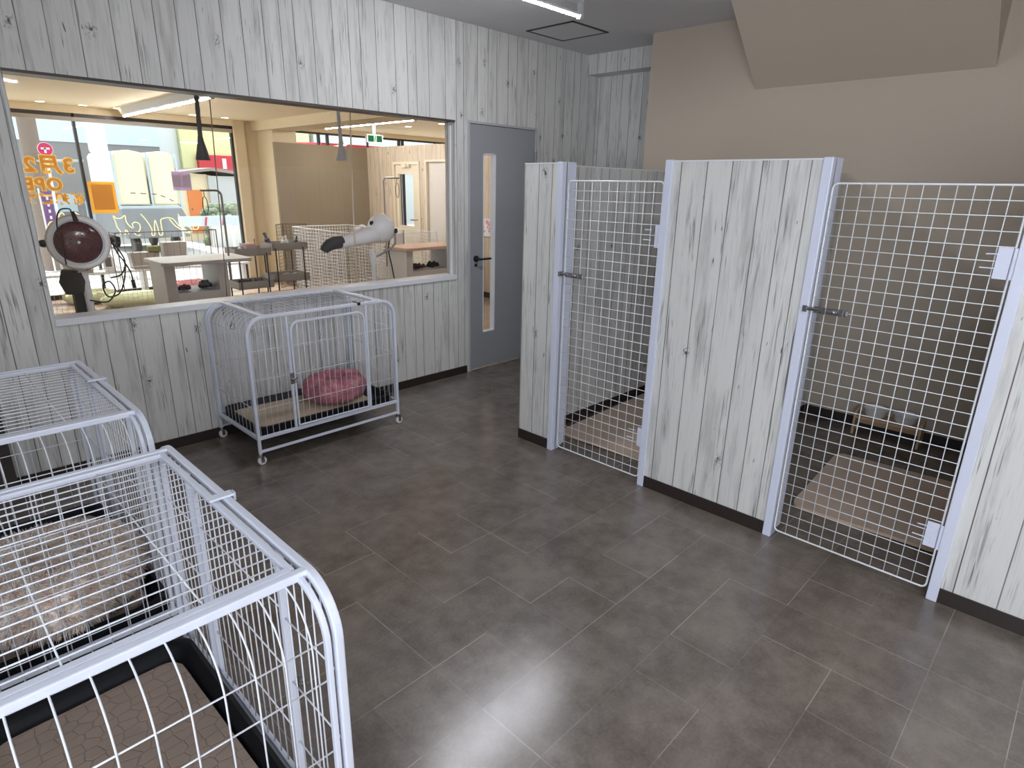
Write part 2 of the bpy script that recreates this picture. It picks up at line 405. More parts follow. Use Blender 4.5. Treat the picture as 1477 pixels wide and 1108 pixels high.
# fluorescent fixtures
def tube_light(name, label, p0, p1, z, ceil, mt, endplate=True, group=None):
    """fixture running from p0 to p1 (xy), tube centre at z"""
    a = Vector((p0[0],p0[1],0)); b = Vector((p1[0],p1[1],0)); L = (b-a).length; ang = math.atan2(b.y-a.y,b.x-a.x); mid = (a+b)/2
    t = thing(name, label, 'ceiling light', (mid.x,mid.y,z-.02), ang, group)
    hb = ceil-(z-.02)
    m = MB(); m.prism([(-.065,hb),(-.03,hb-.075),(.03,hb-.075),(.065,hb)], -L/2+.03, L/2-.03, 'x')
    m.build('housing', M_white, t)
    # LED tube: lit opal lower half, unlit white back half
    def half(a0, a1):
        n=10; xs=(-L/2+.035, L/2-.035); vs=[]
        for x in xs: vs += [(x, .0145*math.cos(R(a0+(a1-a0)*i/n)), .02+.0145*math.sin(R(a0+(a1-a0)*i/n))) for i in range(n+1)]
        k=n+1; fs=[(i,i+1,k+i+1,k+i) for i in range(n)]+[(n,0,k,k+n),tuple(range(k)),tuple(range(2*k-1,k-1,-1))]
        return MB().add(vs,fs)
    half(195,345).build('tube', mt, t); half(-15,195).build('tube_back', M_white, t)
    for sx in (-1,1):
        m = MB(); x = sx*(L/2-.022); m.box(x-.014,x+.014,-.012,.012,.0,hb-.05); m.cyl((x-.016,0,.02),(x+.016,0,.02),.019,14)
        m.build('socket', pm('grey_socket',(190,192,196),.5), t)
    return t
tube_light('ceiling_light','lit white fluorescent tube fixture on the grey ceiling near the hatch',(2.0,2.62),(3.27,2.62),2.505,H,M_tube)
tube_light('ceiling_light','added unseen fill tube light behind the viewpoint on the grey ceiling',(.2,-1.2),(1.47,-1.2),2.505,H,emit('added_rear_fill_tube',(246,248,255),300))  # unseen lamp added to brighten the room from behind the viewpoint

# ------------------------------------------------------------------ kennel partitions
PT = .065; ZT = 1.648
M_post = pm('glossy_white_post', (214,219,236), .28, var=.015)
def panel(label, y0, y1, left_post=None, right_post=None, depth=None):
    """front panel in plane x=PX..; y0<y1 ; posts at the y1 (left in view) or y0 (right in view) end"""
    t = thing('kennel_partition', label, 'partition', (PX+PT/2,(y0+y1)/2,0), 0, 'whitewashed plank kennel partitions', 'thing')
    pw = .036
    wy0 = y0+(pw if right_post else 0); wy1 = y1-(pw if left_post else 0)
    MB().box(PX,PX+PT,wy0,wy1,.0,ZT-.006).build('board', M_wood, t, world=True)
    MB().box(PX-.002,PX+PT+.002,wy0,wy1,ZT-.006,ZT).build('top_cap', M_white, t, world=True)
    MB().box(PX-.006,PX,wy0,wy1,0,.062).box(PX+PT,PX+PT+.006,wy0,wy1,0,.062).build('baseboard', M_base, t, world=True)
    for flag, ya, yb, s in ((right_post, y0, y0+pw, -1),(left_post, y1-pw, y1, 1)):
        if not flag: continue
        m = MB(); m.box(PX-.012,PX+.03,ya,yb,0,ZT+.003)
        yo = yb if s>0 else ya
        m.box(PX+.02,PX+.055,min(yo,yo+s*-.03),max(yo,yo+s*-.03),0,ZT+.003)
        m.box(PX+.030,PX+.105,min(yo-s*.02,yo-s*.034),max(yo-s*.02,yo-s*.034),0,ZT+.003)
        m.box(PX+.052,PX+.105,yo-s*.034 if s>0 else yo,yo if s>0 else yo+.034,0.02,ZT+.003)
        m.build('post', M_post, t, world=True, bevel=.0025)
    return t
panel('narrow whitewashed plank partition beside the grey door', 2.178, 2.463, right_post=True)
panel('wide whitewashed plank partition between the two wire gates', .845, 1.568, left_post=True, right_post=True)
panel('whitewashed plank partition right of the gate with the feeder behind it', -.95, .226, left_post=True)
def divider(label, y0, y1, x0=PX+PT+.008):
    t = thing('kennel_divider', label, 'partition', ((x0+4.47)/2,(y0+y1)/2,0), 0, 'plank dividers running back to the beige wall', 'thing')
    MB().box(x0,4.47,y0,y1,0,ZT-.006).build('board', M_wood, t, world=True)
    MB().box(x0,4.47,y0-.001,y1+.001,ZT-.006,ZT).build('top_cap', M_white, t, world=True)
    MB().box(x0+.1,4.462,y0-.007,y0,0,.062).box(x0+.05,4.462,y1,y1+.007,0,.062).build('baseboard', M_base, t, world=True)
divider('plank divider wall seen through the mesh of the gate next to the door', 2.40, 2.463)
divider('plank divider wall between the two stalls, mostly behind the wide partition', 1.36, 1.41)
divider('plank divider wall behind the rightmost partition', -.40, -.35)

def gate(label, ya, yb, hinge_low, leaf):
    """mesh gate between ya<yb; latch at yb side, hinges at ya side"""
    z0,z1 = .036,1.556; gx = PX+.006
    t = thing('wire_gate', label, 'gate', (gx,(ya+yb)/2,z0), 0, 'white wire mesh gates of the kennel stalls')
    m = MB(); r = .003; cr = .02
    pts = []
    for (cy,cz,a0_) in ((yb-cr,z1-cr,0),(ya+cr,z1-cr,90),(ya+cr,z0+cr,180),(yb-cr,z0+cr,270)):
        for (a,b) in arc((cy,cz),cr,a0_,a0_+90,5): pts.append((gx,a,b))
    m.tube(pts, r*1.25, 8, closed=True, up=(1,0,0)); m.build('frame_rod', M_mesh, t, world=True, smooth=True)
    m = MB(); n = int(round((yb-ya)/.05))
    for i in range(1,n): y = ya+(yb-ya)*i/n; m.tube([(gx,y,z0),(gx,y,z1)], .0017, 6)
    nz = 31
    for i in range(1,nz): z = z0+(z1-z0)*i/nz; m.tube([(gx-.003,ya,z),(gx-.003,yb,z)], .0017, 6)
    m.build('wire_grid', M_mesh, t, world=True, smooth=True)
    # latch : slide bolt
    yl = yb; m = MB(); zl = 1.067
    m.box(gx-.014,gx-.006,yl-.140,yl-.010,zl-.013,zl+.013); m.tube([(gx-.016,yl-.135,zl),(gx-.016,yl-.03,zl)],.010,10)
    m.tube([(gx-.018,yl-.12,zl+.002),(gx-.018,yl+.028,zl+.002)], .0075, 8)
    m.box(gx-.026,gx-.010,yl-.06,yl-.045,zl-.012,zl+.013); m.box(gx-.026,gx-.010,yl-.125,yl-.11,zl-.012,zl+.013)
    m.ball((gx-.028,yl-.092,zl+.002), .008, 10, 6)
    m.box(gx-.026,gx-.004,yl+.012,yl+.03,zl-.011,zl+.014)
    m.build('slide_latch', M_chrome, t, world=True, bevel=.001)
    for zc in (1.306, hinge_low):
        m = MB(); m.box(gx-.010,gx-.006,ya+.004,ya+leaf,zc-.052,zc+.052); m.cyl((gx-.010,ya-.003,zc-.052),(gx-.010,ya-.003,zc+.052),.0055,10)
        m.box(gx-.013,gx-.009,ya-.028,ya-.004,zc-.052,zc+.052)
        for k in (-.036,-.012,.012,.036): m.cyl((gx-.012,ya+leaf*.55,zc+k),(gx-.0095,ya+leaf*.55,zc+k),.004,8)
        m.tube([(gx-.008,ya+.04,zc+.03),(gx-.008,ya+.075,zc+.028)],.0025,6); m.tube([(gx-.008,ya+.04,zc-.018),(gx-.008,ya+.085,zc-.018)],.0025,6)
        m.build('hinge', M_post, t, world=True)
    return t
gate('white wire mesh gate nearer the grey door, with a beige mat behind it', 1.576, 2.146, .27, .020)
gate('large white wire mesh gate in front of the wooden bowl feeder', .236, .836, .27, .044)

# mats in the stalls
def rr(x0,x1,y0,y1,r,n=6):
    out = []
    for (cx,cy,a) in ((x1-r,y1-r,0),(x0+r,y1-r,90),(x0+r,y0+r,180),(x1-r,y0+r,270)): out += arc((cx,cy),r,a,a+90,n)
    return out
def mat_slab(name, label, cx, cy, lx, ly, rz, z, th, mt, r=.06, cat='mat', curl=.0):
    me = MB(); nx,ny = 28,20
    def inside(px,py):
        # clamp the corners round
        hx,hy = lx/2,ly/2; qx,qy = abs(px)-(hx-r), abs(py)-(hy-r)
        if qx>0 and qy>0:
            d = math.hypot(qx,qy)
            if d>r: k=r/d; return (math.copysign(hx-r+qx*k,px), math.copysign(hy-r+qy*k,py))
        return px,py
    top=[];bot=[]
    for j in range(ny+1):
        for i in range(nx+1):
            px,py = inside(-lx/2+lx*i/nx, -ly/2+ly*j/ny)
            wz = curl*.5*(1+noise.noise(Vector((px*5+cx*9,py*5+cy*7,.3))))
            top.append((px,py,th+wz)); bot.append((px,py,0.0+wz*.8))
    vs = top+bot; n=len(top); fs=[]
    for j in range(ny):
        for i in range(nx):
            a=j*(nx+1)+i; fs.append((a,a+1,a+nx+2,a+nx+1)); fs.append((n+a,n+a+nx+1,n+a+nx+2,n+a+1))
    rim=[i for i in range(nx+1)]+[(j+1)*(nx+1)-1 for j in range(1,ny+1)]+[ny*(nx+1)+i for i in range(nx-1,-1,-1)]+[j*(nx+1) for j in range(ny-1,0,-1)]
    for k in range(len(rim)):
        a,b=rim[k],rim[(k+1)%len(rim)]; fs.append((b,a,n+a,n+b))
    me.add(vs,fs); o = me.build(name, mt, None, smooth='auto', origin=False)
    o.location=(cx,cy,z); o.rotation_euler=(0,0,rz); return tag(o,label,cat)
M_mat = pm('beige_fleece', (196,172,152), .95, var=.12, scale=140, bump=.5, bscale=260, spec=.15, sheen=.3)
mat_slab('floor_mat','beige fleece mat on the dark floor in front of the bowl feeder',3.42,.58,.86,.66,R(3),.002,.014,M_mat,curl=.010)
mat_slab('floor_mat','beige fleece mat filling the stall nearer the grey door',3.42,1.98,1.12,.72,R(2),.002,.014,M_mat,curl=.008)

# feeder with two bowls
fd = thing('bowl_feeder','low pale wooden feeding stand against the beige wall','feeder',(4.365,.80,0),R(2))
M_pine = pm('pale_pine',(196,166,130),.5,var=.12,scale=18)
m=MB()
for s in (-1,1):
    m=MB(); m.prism([(-.075,0),(-.045,0),(-.035,.045),(.035,.045),(.045,0),(.075,0),(.07,.15),(.05,.165),(-.05,.155),(-.07,.13)], s*.185-.007,s*.185+.007,'y'); m.build('side_leg',M_pine,fd,bevel=.002)
MB().box(-.07,.07,-.178,.178,.112,.124).build('shelf_board',M_pine,fd,bevel=.002)
MB().box(.055,.062,-.178,.178,.045,.112).build('back_rail',M_pine,fd)
M_cer = pm('white_ceramic',(232,232,232),.18,var=.01)
for i,(s,lb) in enumerate(((1,'white ceramic bowl in the feeder, the one nearer the door side'),(-1,'white ceramic bowl in the feeder, farther from the door'))):
    o=MB().lathe([(.045,0),(.062,.02),(.070,.055),(.074,.06),(.070,.062),(.060,.045),(.040,.018),(.0,.014)],(0,0,0),n=28).build('feeding_bowl',M_cer,None,smooth='auto',origin=False)
    p = Matrix.Rotation(R(2),3,'Z')@Vector((0,s*.085,0)); o.location=(4.365+p.x,.80+p.y,.126); tag(o,lb,'bowl','white ceramic feeding bowls')

# ------------------------------------------------------------------ crates
def crate(label, loc, rz, clip_x=0.0, clip_mat=None):
    t = thing('dog_crate', label, 'dog crate', loc, rz, 'white wire dog crates on casters')
    hx,hy,ht,rc = .478,.285,.845,.095
    fx = hx-.011
    # outer frames, front and back
    for sy in (-1,1):
        y = sy*(hy-.011); m=MB()
        pts=[(-fx,y,.062)]
        pts+=[(a,y,b) for a,b in arc((-fx+rc,ht-.011-rc),rc,180,90,10)]
        pts+=[(a,y,b) for a,b in arc((fx-rc,ht-.011-rc),rc,90,0,10)]+[(fx,y,.062)]
        m.tube(pts,.011,w=(.017,.017),up=(0,1,0)); m.build('outer_frame',M_crate,t,bevel=.003,seg=2)
        m=MB(); m.tube([(-fx,y,.158),(fx,y,.158)],.01,w=(.020,.015)); m.tube([(-fx,y,.078),(fx,y,.078)],.01,w=(.014,.014)); m.build('lower_rail',M_crate,t,bevel=.002)
        # door posts
        if sy<0:
            for x in (-.243,.262): MB().tube([(x,y,.16),(x,y,ht-.02)],.01,w=(.014,.014)).build('upright',M_crate,t,bevel=.002)
        else:
            for x in (-.243,.262): MB().tube([(x,y,.16),(x,y,ht-.02)],.01,w=(.010,.010)).build('upright',M_crate,t,bevel=.002)
    # ends
    rw=.0017
    for sx in (-1,1):
        m=MB(); m.tube([(sx*fx,-hy+.02,.158),(sx*fx,hy-.02,.158)],.01,w=(.022,.016)); 
        for sy in (-1,1):
            y=sy*(hy-.031); pts=[(sx*(fx-.002),y,.16)]+[(sx*(fx-.002-rc)+sx*a,y,b) for a,b in arc((0,ht-.016-rc),rc,0,90,9)]+[(sx*.36,y,ht-.016)]
            m.tube(pts,.01,w=(.011,.012),up=(0,1,0))
        m.build('end_frame',M_crate,t,bevel=.002)
        m=MB()
        for k in range(10):
            y=-.225+.05*k
            m.tube([(sx*(fx-.001),y,.165)]+[(sx*(fx-.001-rc+a),y,b) for a,b in arc((0,ht-.018-rc),rc,0,90,8)]+[(sx*.362,y,ht-.018)],rw,6,up=(0,1,0))
        for z in (.326,.488,.655,.742): m.tube([(sx*(fx-.004),-hy+.03,z),(sx*(fx-.004),hy-.03,z)],rw,6)
        m.build('end_wires',M_wire,t,smooth=True)
        MB().box(sx*.374-.009, sx*.374+.009, -hy+.004,hy-.004,ht-.021,ht-.003).build('cross_bar',M_crate,t,bevel=.003)
    # top lid
    lid_y=hy-.036; lx=.358
    m=MB(); z=ht-.012
    m.tube([(-lx,-lid_y,z),(lx,-lid_y,z)],.01,w=(.013,.014)); m.tube([(-lx,lid_y,z),(lx,lid_y,z)],.01,w=(.013,.014))
    for s in (-1,1): m.tube([(s*(lx-.004),-lid_y,z),(s*(lx-.004),lid_y,z)],.01,w=(.014,.016))
    lid=m.build('top_lid',M_crate,t,bevel=.002)
    m=MB(); n=20
    for k in range(1,n): x=-lx+2*lx*k/n; m.tube([(x,-lid_y,z+.001),(x,lid_y,z+.001)],rw,6)
    for y in (-.1,.1): m.tube([(-lx,y,z-.002),(lx,y,z-.002)],rw,6)
    m.build('lid_wires',M_wire,lid,smooth=True)
    m=MB(); m.box(clip_x-.012,clip_x+.012,-hy-.004,-hy+.05,ht-.001,ht+.004); m.box(clip_x-.008,clip_x+.008,-hy-.008,-hy-.002,ht-.016,ht+.004); m.build('lid_clip',clip_mat or M_crate,t)
    # front and back wire panels
    ws=.0358
    yb=hy-.012
    def wires(xa,xb,y,posts):
        m=MB()
        for k in range(26):
            x=-.450+ws*k
            if not (xa<x<xb): continue
            top=ht-.02 if abs(x)<fx-rc else ht-.02-(rc-math.sqrt(max(0,rc*rc-(abs(x)-(fx-rc))**2)))
            m.tube([(x,y,.165),(x,y,top)],rw,6)
        for z in (.324,.49,.655): m.tube([(xa,y,z),(xb,y,z)],rw,6)
        return m
    wires(-fx,fx,yb,0).build('back_wires',M_wire,t,smooth=True)
    wires(-fx,-.245,-yb,0).build('front_wires',M_wire,t,smooth=True)
    wires(.262,fx,-yb,0).build('front_wires',M_wire,t,smooth=True)
    # door
    x0,x1,z0,z1=-.226,.244,.178,.787; r=.05; y=-hy+.004; m=MB()
    pts=[(x0,y,z0),(x1,y,z0)]+[(a,y,b) for a,b in arc((x1-r,z1-r),r,0,90,7)]+[(a,y,b) for a,b in arc((x0+r,z1-r),r,90,180,7)]
    m.tube(pts,.01,w=(.012,.012),closed=True,up=(0,1,0)); dr=m.build('crate_door',M_crate,t,bevel=.002)
    m=MB()
    for k in range(1,13): x=x0+(x1-x0)*k/13; m.tube([(x,y,z0),(x,y,z1-.002 if r<k*(x1-x0)/13<(x1-x0)-r else z1-.02)],rw,6)
    for z in (.324,.49,.655): m.tube([(x0,y,z),(x1,y,z)],rw,6)
    m.build('door_wires',M_wire,dr,smooth=True)
    m=MB(); m.box(-.256,-.232,-hy-.003,-hy+.001,.435,.50); m.tube([(-.25,-hy-.008,.465),(-.215,-hy-.008,.465)],.004,8); m.tube([(-.235,-hy-.008,.465),(-.235,-hy-.02,.465),(-.235,-hy-.022,.445)],.003,8); m.ball((-.243,-hy-.006,.487),.004,8,6)
    m.build('door_latch',M_chrome,t)
    for zc in (.30,.62): MB().tube([(.253,-hy-.001,zc-.022),(.253,-hy-.001,zc+.022)],.005,8).build('door_hinge',M_crate,t)
    # tray
    X,Y=hx-.026,hy-.026; m=MB(); loops=[(0,.148),(0,.205),(-.012,.208),(-.024,.200),(-.036,.176),(-.05,.168)]
    def loop(o,z): return [(a,b,z) for a,b in rr(-X-o if o>0 else -X-o, X+o, -Y-o, Y+o, .055)]
    vs=[];fs=[]
    for (o,z) in loops: vs+=loop(o,z)
    n=len(loop(0,0))
    for i in range(len(loops)-1):
        for j in range(n): fs.append((i*n+j,i*n+(j+1)%n,(i+1)*n+(j+1)%n,(i+1)*n+j))
    fs.append(tuple((len(loops)-1)*n+j for j in range(n))); fs.append(tuple(range(n-1,-1,-1)))
    m.add(vs,fs); m.build('tray',M_black,t,smooth='auto')
    # casters
    for sx in (-1,1):
        for sy in (-1,1):
            cx,cy=sx*fx,sy*(hy-.011); m=MB(); m.cyl((cx,cy,.052),(cx,cy,.066),.015,14); m.box(cx-.004,cx+.014,cy-.015,cy-.012,.018,.054); m.box(cx-.004,cx+.014,cy+.012,cy+.015,.018,.054); m.cyl((cx+.005,cy-.016,.0245),(cx+.005,cy+.016,.0245),.004,8)
            cs=m.build('caster',M_chrome,t,smooth='auto')
            MB().lathe([(.018,-.010),(.0235,-.008),(.0245,0),(.0235,.008),(.018,.010)],(cx+.005,cy,.0245),(0,1,0),20).build('wheel',pm('white_nylon',(230,230,232),.4),cs,smooth='auto')
    return t
M_q1=quilt('taupe_quilt',(142,126,114)); M_q2=quilt('beige_quilt',(186,168,146))
crate('white wire dog crate on casters below the window, with a pink bed inside',(1.742,3.452,0),0,.21,M_dark)
crate('white wire dog crate in the near left corner, only a quilted mat inside',(.165,1.315,0),R(90),0)
crate('white wire dog crate behind the near one, holding the shaggy cream bed',(.190,2.435,0),R(90),.04)
mat_slab('crate_mat','beige quilted mat lying in the crate below the window',1.69,3.43,.76,.42,R(-1.5),.1695,.010,M_q2,r=.05,curl=.008)
mat_slab('crate_mat','taupe quilted mat in the crate in the near left corner',.160,1.30,.44,.80,R(1),.1695,.010,M_q1,r=.05,curl=.014)
mat_slab('crate_mat','taupe quilted mat under the shaggy cream bed',.185,2.44,.44,.78,R(-1),.1695,.010,M_q1,r=.05,curl=.008)

# ------------------------------------------------------------------ fluffy beds
def fur_bed(name, label, c, rx, ry, h, col1, col2, tuft, ntuft, dip=.45, rz=0, drop=.7, tw=.0022, seed=1):
    rnd=random.Random(seed)
    t=NT(name+'_fur'); b=t.bsdf(Roughness=.9); b.inputs['Specular IOR Level'].default_value=.15; b.inputs['Sheen Weight'].default_value=.25
    tc=t.n('ShaderNodeTexCoord'); f=t.math('ADD',t.mr(t.noise(tc.outputs['Object'],16,4,.6),.35,.65,0,1),t.mr(t.noise(tc.outputs['Object'],140,2),.3,.7,-.35,.35),clamp=True)
    t.l(t.mix(f,s2l(col1),s2l(col2)),b.inputs['Base Color'])
    def surf(u,v):
        # u angle round, v 0..1 from outer bottom over the rim to the centre
        if v<.62:
            a=-PI*.42+(v/.62)*(PI*.42+PI*.62); rr_=.40
            rad=.60+rr_*math.cos(a); z=.5+.5*math.sin(a)
        else:
            k=(v-.62)/.38; a=PI*.62; rad0=.60+.40*math.cos(a); z0=.5+.5*math.sin(a)
            rad=rad0*(1-k); z=z0-(dip)*(math.sin(min(1,k*1.6)*PI/2))*z0
        w=1+.05*math.sin(3*u+1.3)+.03*math.sin(7*u)
        x,y=rx*rad*math.cos(u)*w, ry*rad*math.sin(u)*w
        n=noise.noise(Vector((x*14,y*14,z*3+seed)))*.05
        return Vector((x,y,h*(z+n)))
    m=MB(); NU,NV=72,30; vs=[surf(2*PI*i/NU,j/NV) for j in range(NV+1) for i in range(NU)]
    fs=[(j*NU+i,j*NU+(i+1)%NU,(j+1)*NU+(i+1)%NU,(j+1)*NU+i) for j in range(NV) for i in range(NU)]
    fs.append(tuple(range(NU-1,-1,-1)))
    m.add(vs,fs)
    tv=[];tf=[]
    for k in range(ntuft):
        u=rnd.random()*2*PI; v=rnd.random()**.85*.98
        p=surf(u,v); pu=surf(u+.01,v)-p; pv=surf(u,min(1,v+.01))-p
        nrm=pu.cross(pv)
        if nrm.length<1e-9: continue
        nrm.normalize()
        if nrm.z<-.5: nrm=-nrm if v>.3 else nrm
        clump=noise.noise_vector(Vector((p.x*30,p.y*30,p.z*30+seed)))
        d=(nrm+clump*1.1+Vector((rnd.uniform(-.35,.35),rnd.uniform(-.35,.35),-drop*.5))).normalized()
        L=tuft*rnd.uniform(.6,1.15); s=d.cross(Vector((rnd.random(),rnd.random(),rnd.random()))).normalized()*tw*rnd.uniform(.7,1.3); s2=d.cross(s).normalized()*tw
        mid=p+d*L*.55; tip=p+d*L+Vector((0,0,-drop*L*.35))
        n0=len(m.v)
        m.v+= [tuple(p-s),tuple(p+s),tuple(p+s2),tuple(mid-s*.8),tuple(mid+s*.8),tuple(mid+s2*.8),tuple(tip)]
        m.f+= [tuple(n0+i for i in q) for q in ((0,1,4,3),(1,2,5,4),(2,0,3,5),(3,4,6),(4,5,6),(5,3,6))]
    me=bpy.data.meshes.new(name); me.from_pydata(m.v,[],m.f)
    for p in me.polygons: p.use_smooth=True
    me.materials.append(t.m); o=bpy.data.objects.new(name,me); C.objects.link(o); o.location=c; o.rotation_euler=(0,0,rz); tag(o,label,'pet bed'); return o
fur_bed('pet_bed','pink fluffy donut bed inside the crate below the window',(1.915,3.455,.186),.200,.180,.150,(176,104,118),(226,158,168),.012,15000,dip=.45,seed=3,tw=.0011)
fur_bed('pet_bed','shaggy cream oval bed inside the crate behind the near one',(.195,2.26,.188),.235,.275,.17,(228,202,186),(255,247,238),.030,22000,dip=.12,seed=5,tw=.0016)

# dark board standing by the wall
MB().obox((-.03,3.70,.29),(.58,.02,.56),0,0,R(-3)).build('leaning_board',pm('dark_brown_board',(58,50,46),.6,var=.2,scale=8),None)
tag(bpy.data.objects['leaning_board'],'dark brown board leaning on the plank wall behind the left crates','board')

# ------------------------------------------------------------------ shop room
SC=2.38; FY=9.8
struct(MB().box(-1.9,9.2,3.87,9.95,SC,SC+.08).build('ceiling',M_shopceil),'cream ceiling of the shop room')
struct(MB().box(-1.9,-1.8,3.87,9.8,0,SC).build('wall_shop_left',M_shopbeige))
struct(MB().box(9.1,9.2,3.87,9.8,0,SC).build('wall_shop_right',M_shopbeige))
struct(MB().box(4.35,4.76,3.87,9.8,2.25,SC).build('trim_2',M_shopbeige),'beige ceiling beam in the shop')
m=MB(); m.box(4.07,4.22,FY-.10,FY,0,SC); m.box(4.22,4.43,FY-.04,FY+.02,0,SC); m.box(4.43,4.80,9.25,FY,0,SC)
struct(m.build('wall_shop_column',M_shopbeige),'beige column beside the shopfront')
struct(MB().box(4.80,6.0,9.2,9.26,0,2.085).box(4.42,4.80,9.2,9.25,0,2.085).build('wall_shop_partition',pm('tan_wallpaper',(138,124,102),.85,var=.04,scale=60)),'tan half-height shop wall below the transom windows')
M_wood2=wood_planks('planks_warm_light_tint',base=(212,196,172),dark=(128,112,96),line=(100,86,72))  # same white planks, with the shop's warm light and shade mixed into the colours
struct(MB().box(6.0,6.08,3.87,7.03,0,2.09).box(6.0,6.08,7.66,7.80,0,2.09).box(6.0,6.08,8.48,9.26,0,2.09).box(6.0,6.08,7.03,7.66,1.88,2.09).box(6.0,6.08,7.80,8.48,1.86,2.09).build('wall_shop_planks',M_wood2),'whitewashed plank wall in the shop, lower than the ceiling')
struct(MB().box(5.99,6.0,3.87,7.03,0,.08).build('baseboard_shop',M_base))
# cream glazed door in the plank wall
M_cream=pm('cream_door',(226,214,190),.5,var=.02)
d=struct(MB().box(5.985,6.09,7.80,7.835,0,1.86).box(5.985,6.09,8.445,8.48,0,1.86).box(5.985,6.09,7.835,8.445,1.82,1.86).build('door_2',M_cream),'cream glazed shop door in the plank wall')
m=MB(); m.box(6.02,6.06,7.84,8.0,.01,1.815); m.box(6.02,6.06,8.38,8.44,.01,1.815); m.box(6.02,6.06,8.0,8.38,.01,.90); m.box(6.02,6.06,8.0,8.38,1.68,1.815); lf=m.build('door_leaf',M_cream,d,world=True)
MB().box(6.035,6.04,8.0,8.38,.9,1.68).build('door_pane',M_glass,lf,world=True)
MB().tube([(6.02,7.91,1.0),(5.97,7.91,1.0),(5.97,8.02,1.0)],.01,8).build('door_handle',M_chrome,lf,world=True)
MB().obox((6.0,8.15,1.80),(.04,.20,.05)).ball((5.985,8.12,1.80),.03,12,8).build('door_closer',M_cream,d,world=True)
d=struct(MB().box(5.985,6.09,7.03,7.06,0,1.88).box(5.985,6.09,7.63,7.66,0,1.88).box(5.985,6.09,7.06,7.63,1.85,1.88).build('door_3',M_cream),'pale shop door with a narrow glass strip')
m=MB(); m.box(6.03,6.07,7.24,7.625,.01,1.845); m.box(6.03,6.07,7.065,7.13,.01,1.845); m.box(6.03,6.07,7.13,7.24,.01,.25); m.box(6.03,6.07,7.13,7.24,1.66,1.845); lf=m.build('door_leaf',pm('pale_grey_door',(214,206,196),.5,var=.02),d,world=True)
MB().box(6.045,6.05,7.13,7.24,.25,1.66).build('door_pane',M_glass,lf,world=True)

# shopfront glazing
M_alu=pm('dark_bronze_aluminium',(48,44,42),.35,metal=.4)
m=MB()
for (x0,x1) in ((-1.8,4.07),): 
    m.box(x0,x1,FY-.03,FY+.03,2.255,2.30); m.box(x0,x1,FY-.03,FY+.03,0,.06)
    m.box(4.04,4.075,FY-.03,FY+.03,0,2.3); m.box(2.075,2.105,FY-.03,FY+.03,0,2.3); m.box(.05,.08,FY-.03,FY+.03,0,2.3)
w2=struct(m.build('window_2',M_alu),'dark framed shopfront window onto the street')
MB().box(-1.8,4.05,FY-.003,FY+.003,.06,2.26).build('pane',M_glass2,w2,world=True)
MB().box(-1.8,4.07,FY-.05,FY+.05,2.30,SC).build('head_panel',M_shopceil,w2,world=True)
MB().box(-1.8,4.06,FY-.045,FY-.031,2.205,2.255).build('blind_rail',pm('grey_blind',(170,164,156),.6),w2,world=True)
m=MB(); m.box(4.80,9.1,FY-.03,FY+.03,2.28,2.31); m.box(4.80,9.1,FY-.03,FY+.03,0,.06)
for x in (5.46,5.62,7.06,7.14): m.box(x,x+.03,FY-.03,FY+.03,0,2.3)
for x in (4.80,6.4,7.9,9.07): m.box(x,x+.02,FY-.02,FY+.02,0,2.3)
w3=struct(m.build('window_3',M_alu),'row of clear transom panes above the tan wall')
MB().box(4.80,9.1,FY-.003,FY+.003,.06,2.28).build('pane',M_glass2,w3,world=True)
MB().box(4.80,9.1,FY-.05,FY+.05,2.31,SC).build('head_panel',M_shopceil,w3,world=True)

tube_light('ceiling_light','lit long tube fixture over the shopfront window side',(2.60,6.60),(2.60,9.55),2.30,SC,M_tubew,group=None)
tube_light('ceiling_light','lit long tube fixture right of the ceiling beam in the shop',(5.06,6.62),(5.06,8.85),2.30,SC,M_tubew)
tube_light('ceiling_light','added tube light brightening the reception behind the plank wall',(7.4,5.2),(7.4,7.6),2.30,SC,M_tubew)  # extra lamp added to lift the dark reception
tube_light('ceiling_light','added tube light brightening the shop side of the grey door',(4.2,4.9),(5.5,4.9),2.30,SC,M_tubew)  # extra lamp added so the shop looks bright through the door slit
M_dl=emit('lit_downlight',(255,226,170),14)
for i,(x,y) in enumerate(((1.72,9.45),(2.15,9.45),(2.52,9.45),(3.42,9.45),(3.85,9.45),(6.15,8.25),(6.15,7.45),(6.9,8.2))):
    lb = 'small warm round downlight in the cream shop ceiling by the street window' if i<5 else 'small warm round downlight in the shop ceiling beyond the plank wall'
    t=thing('downlight',lb,'downlight',(x,y,SC-.006),0,'warm round downlights near the street window' if i<5 else 'warm round downlights beyond the plank wall')
    MB().lathe([(.048,0),(.058,.003),(.058,.008),(.045,.006)],(0,0,0),n=20).build('trim_ring',M_shopceil,t)
    MB().lathe([(.044,-.001),(.044,.003)],(0,0,0),n=20).build('lamp',M_dl,t)
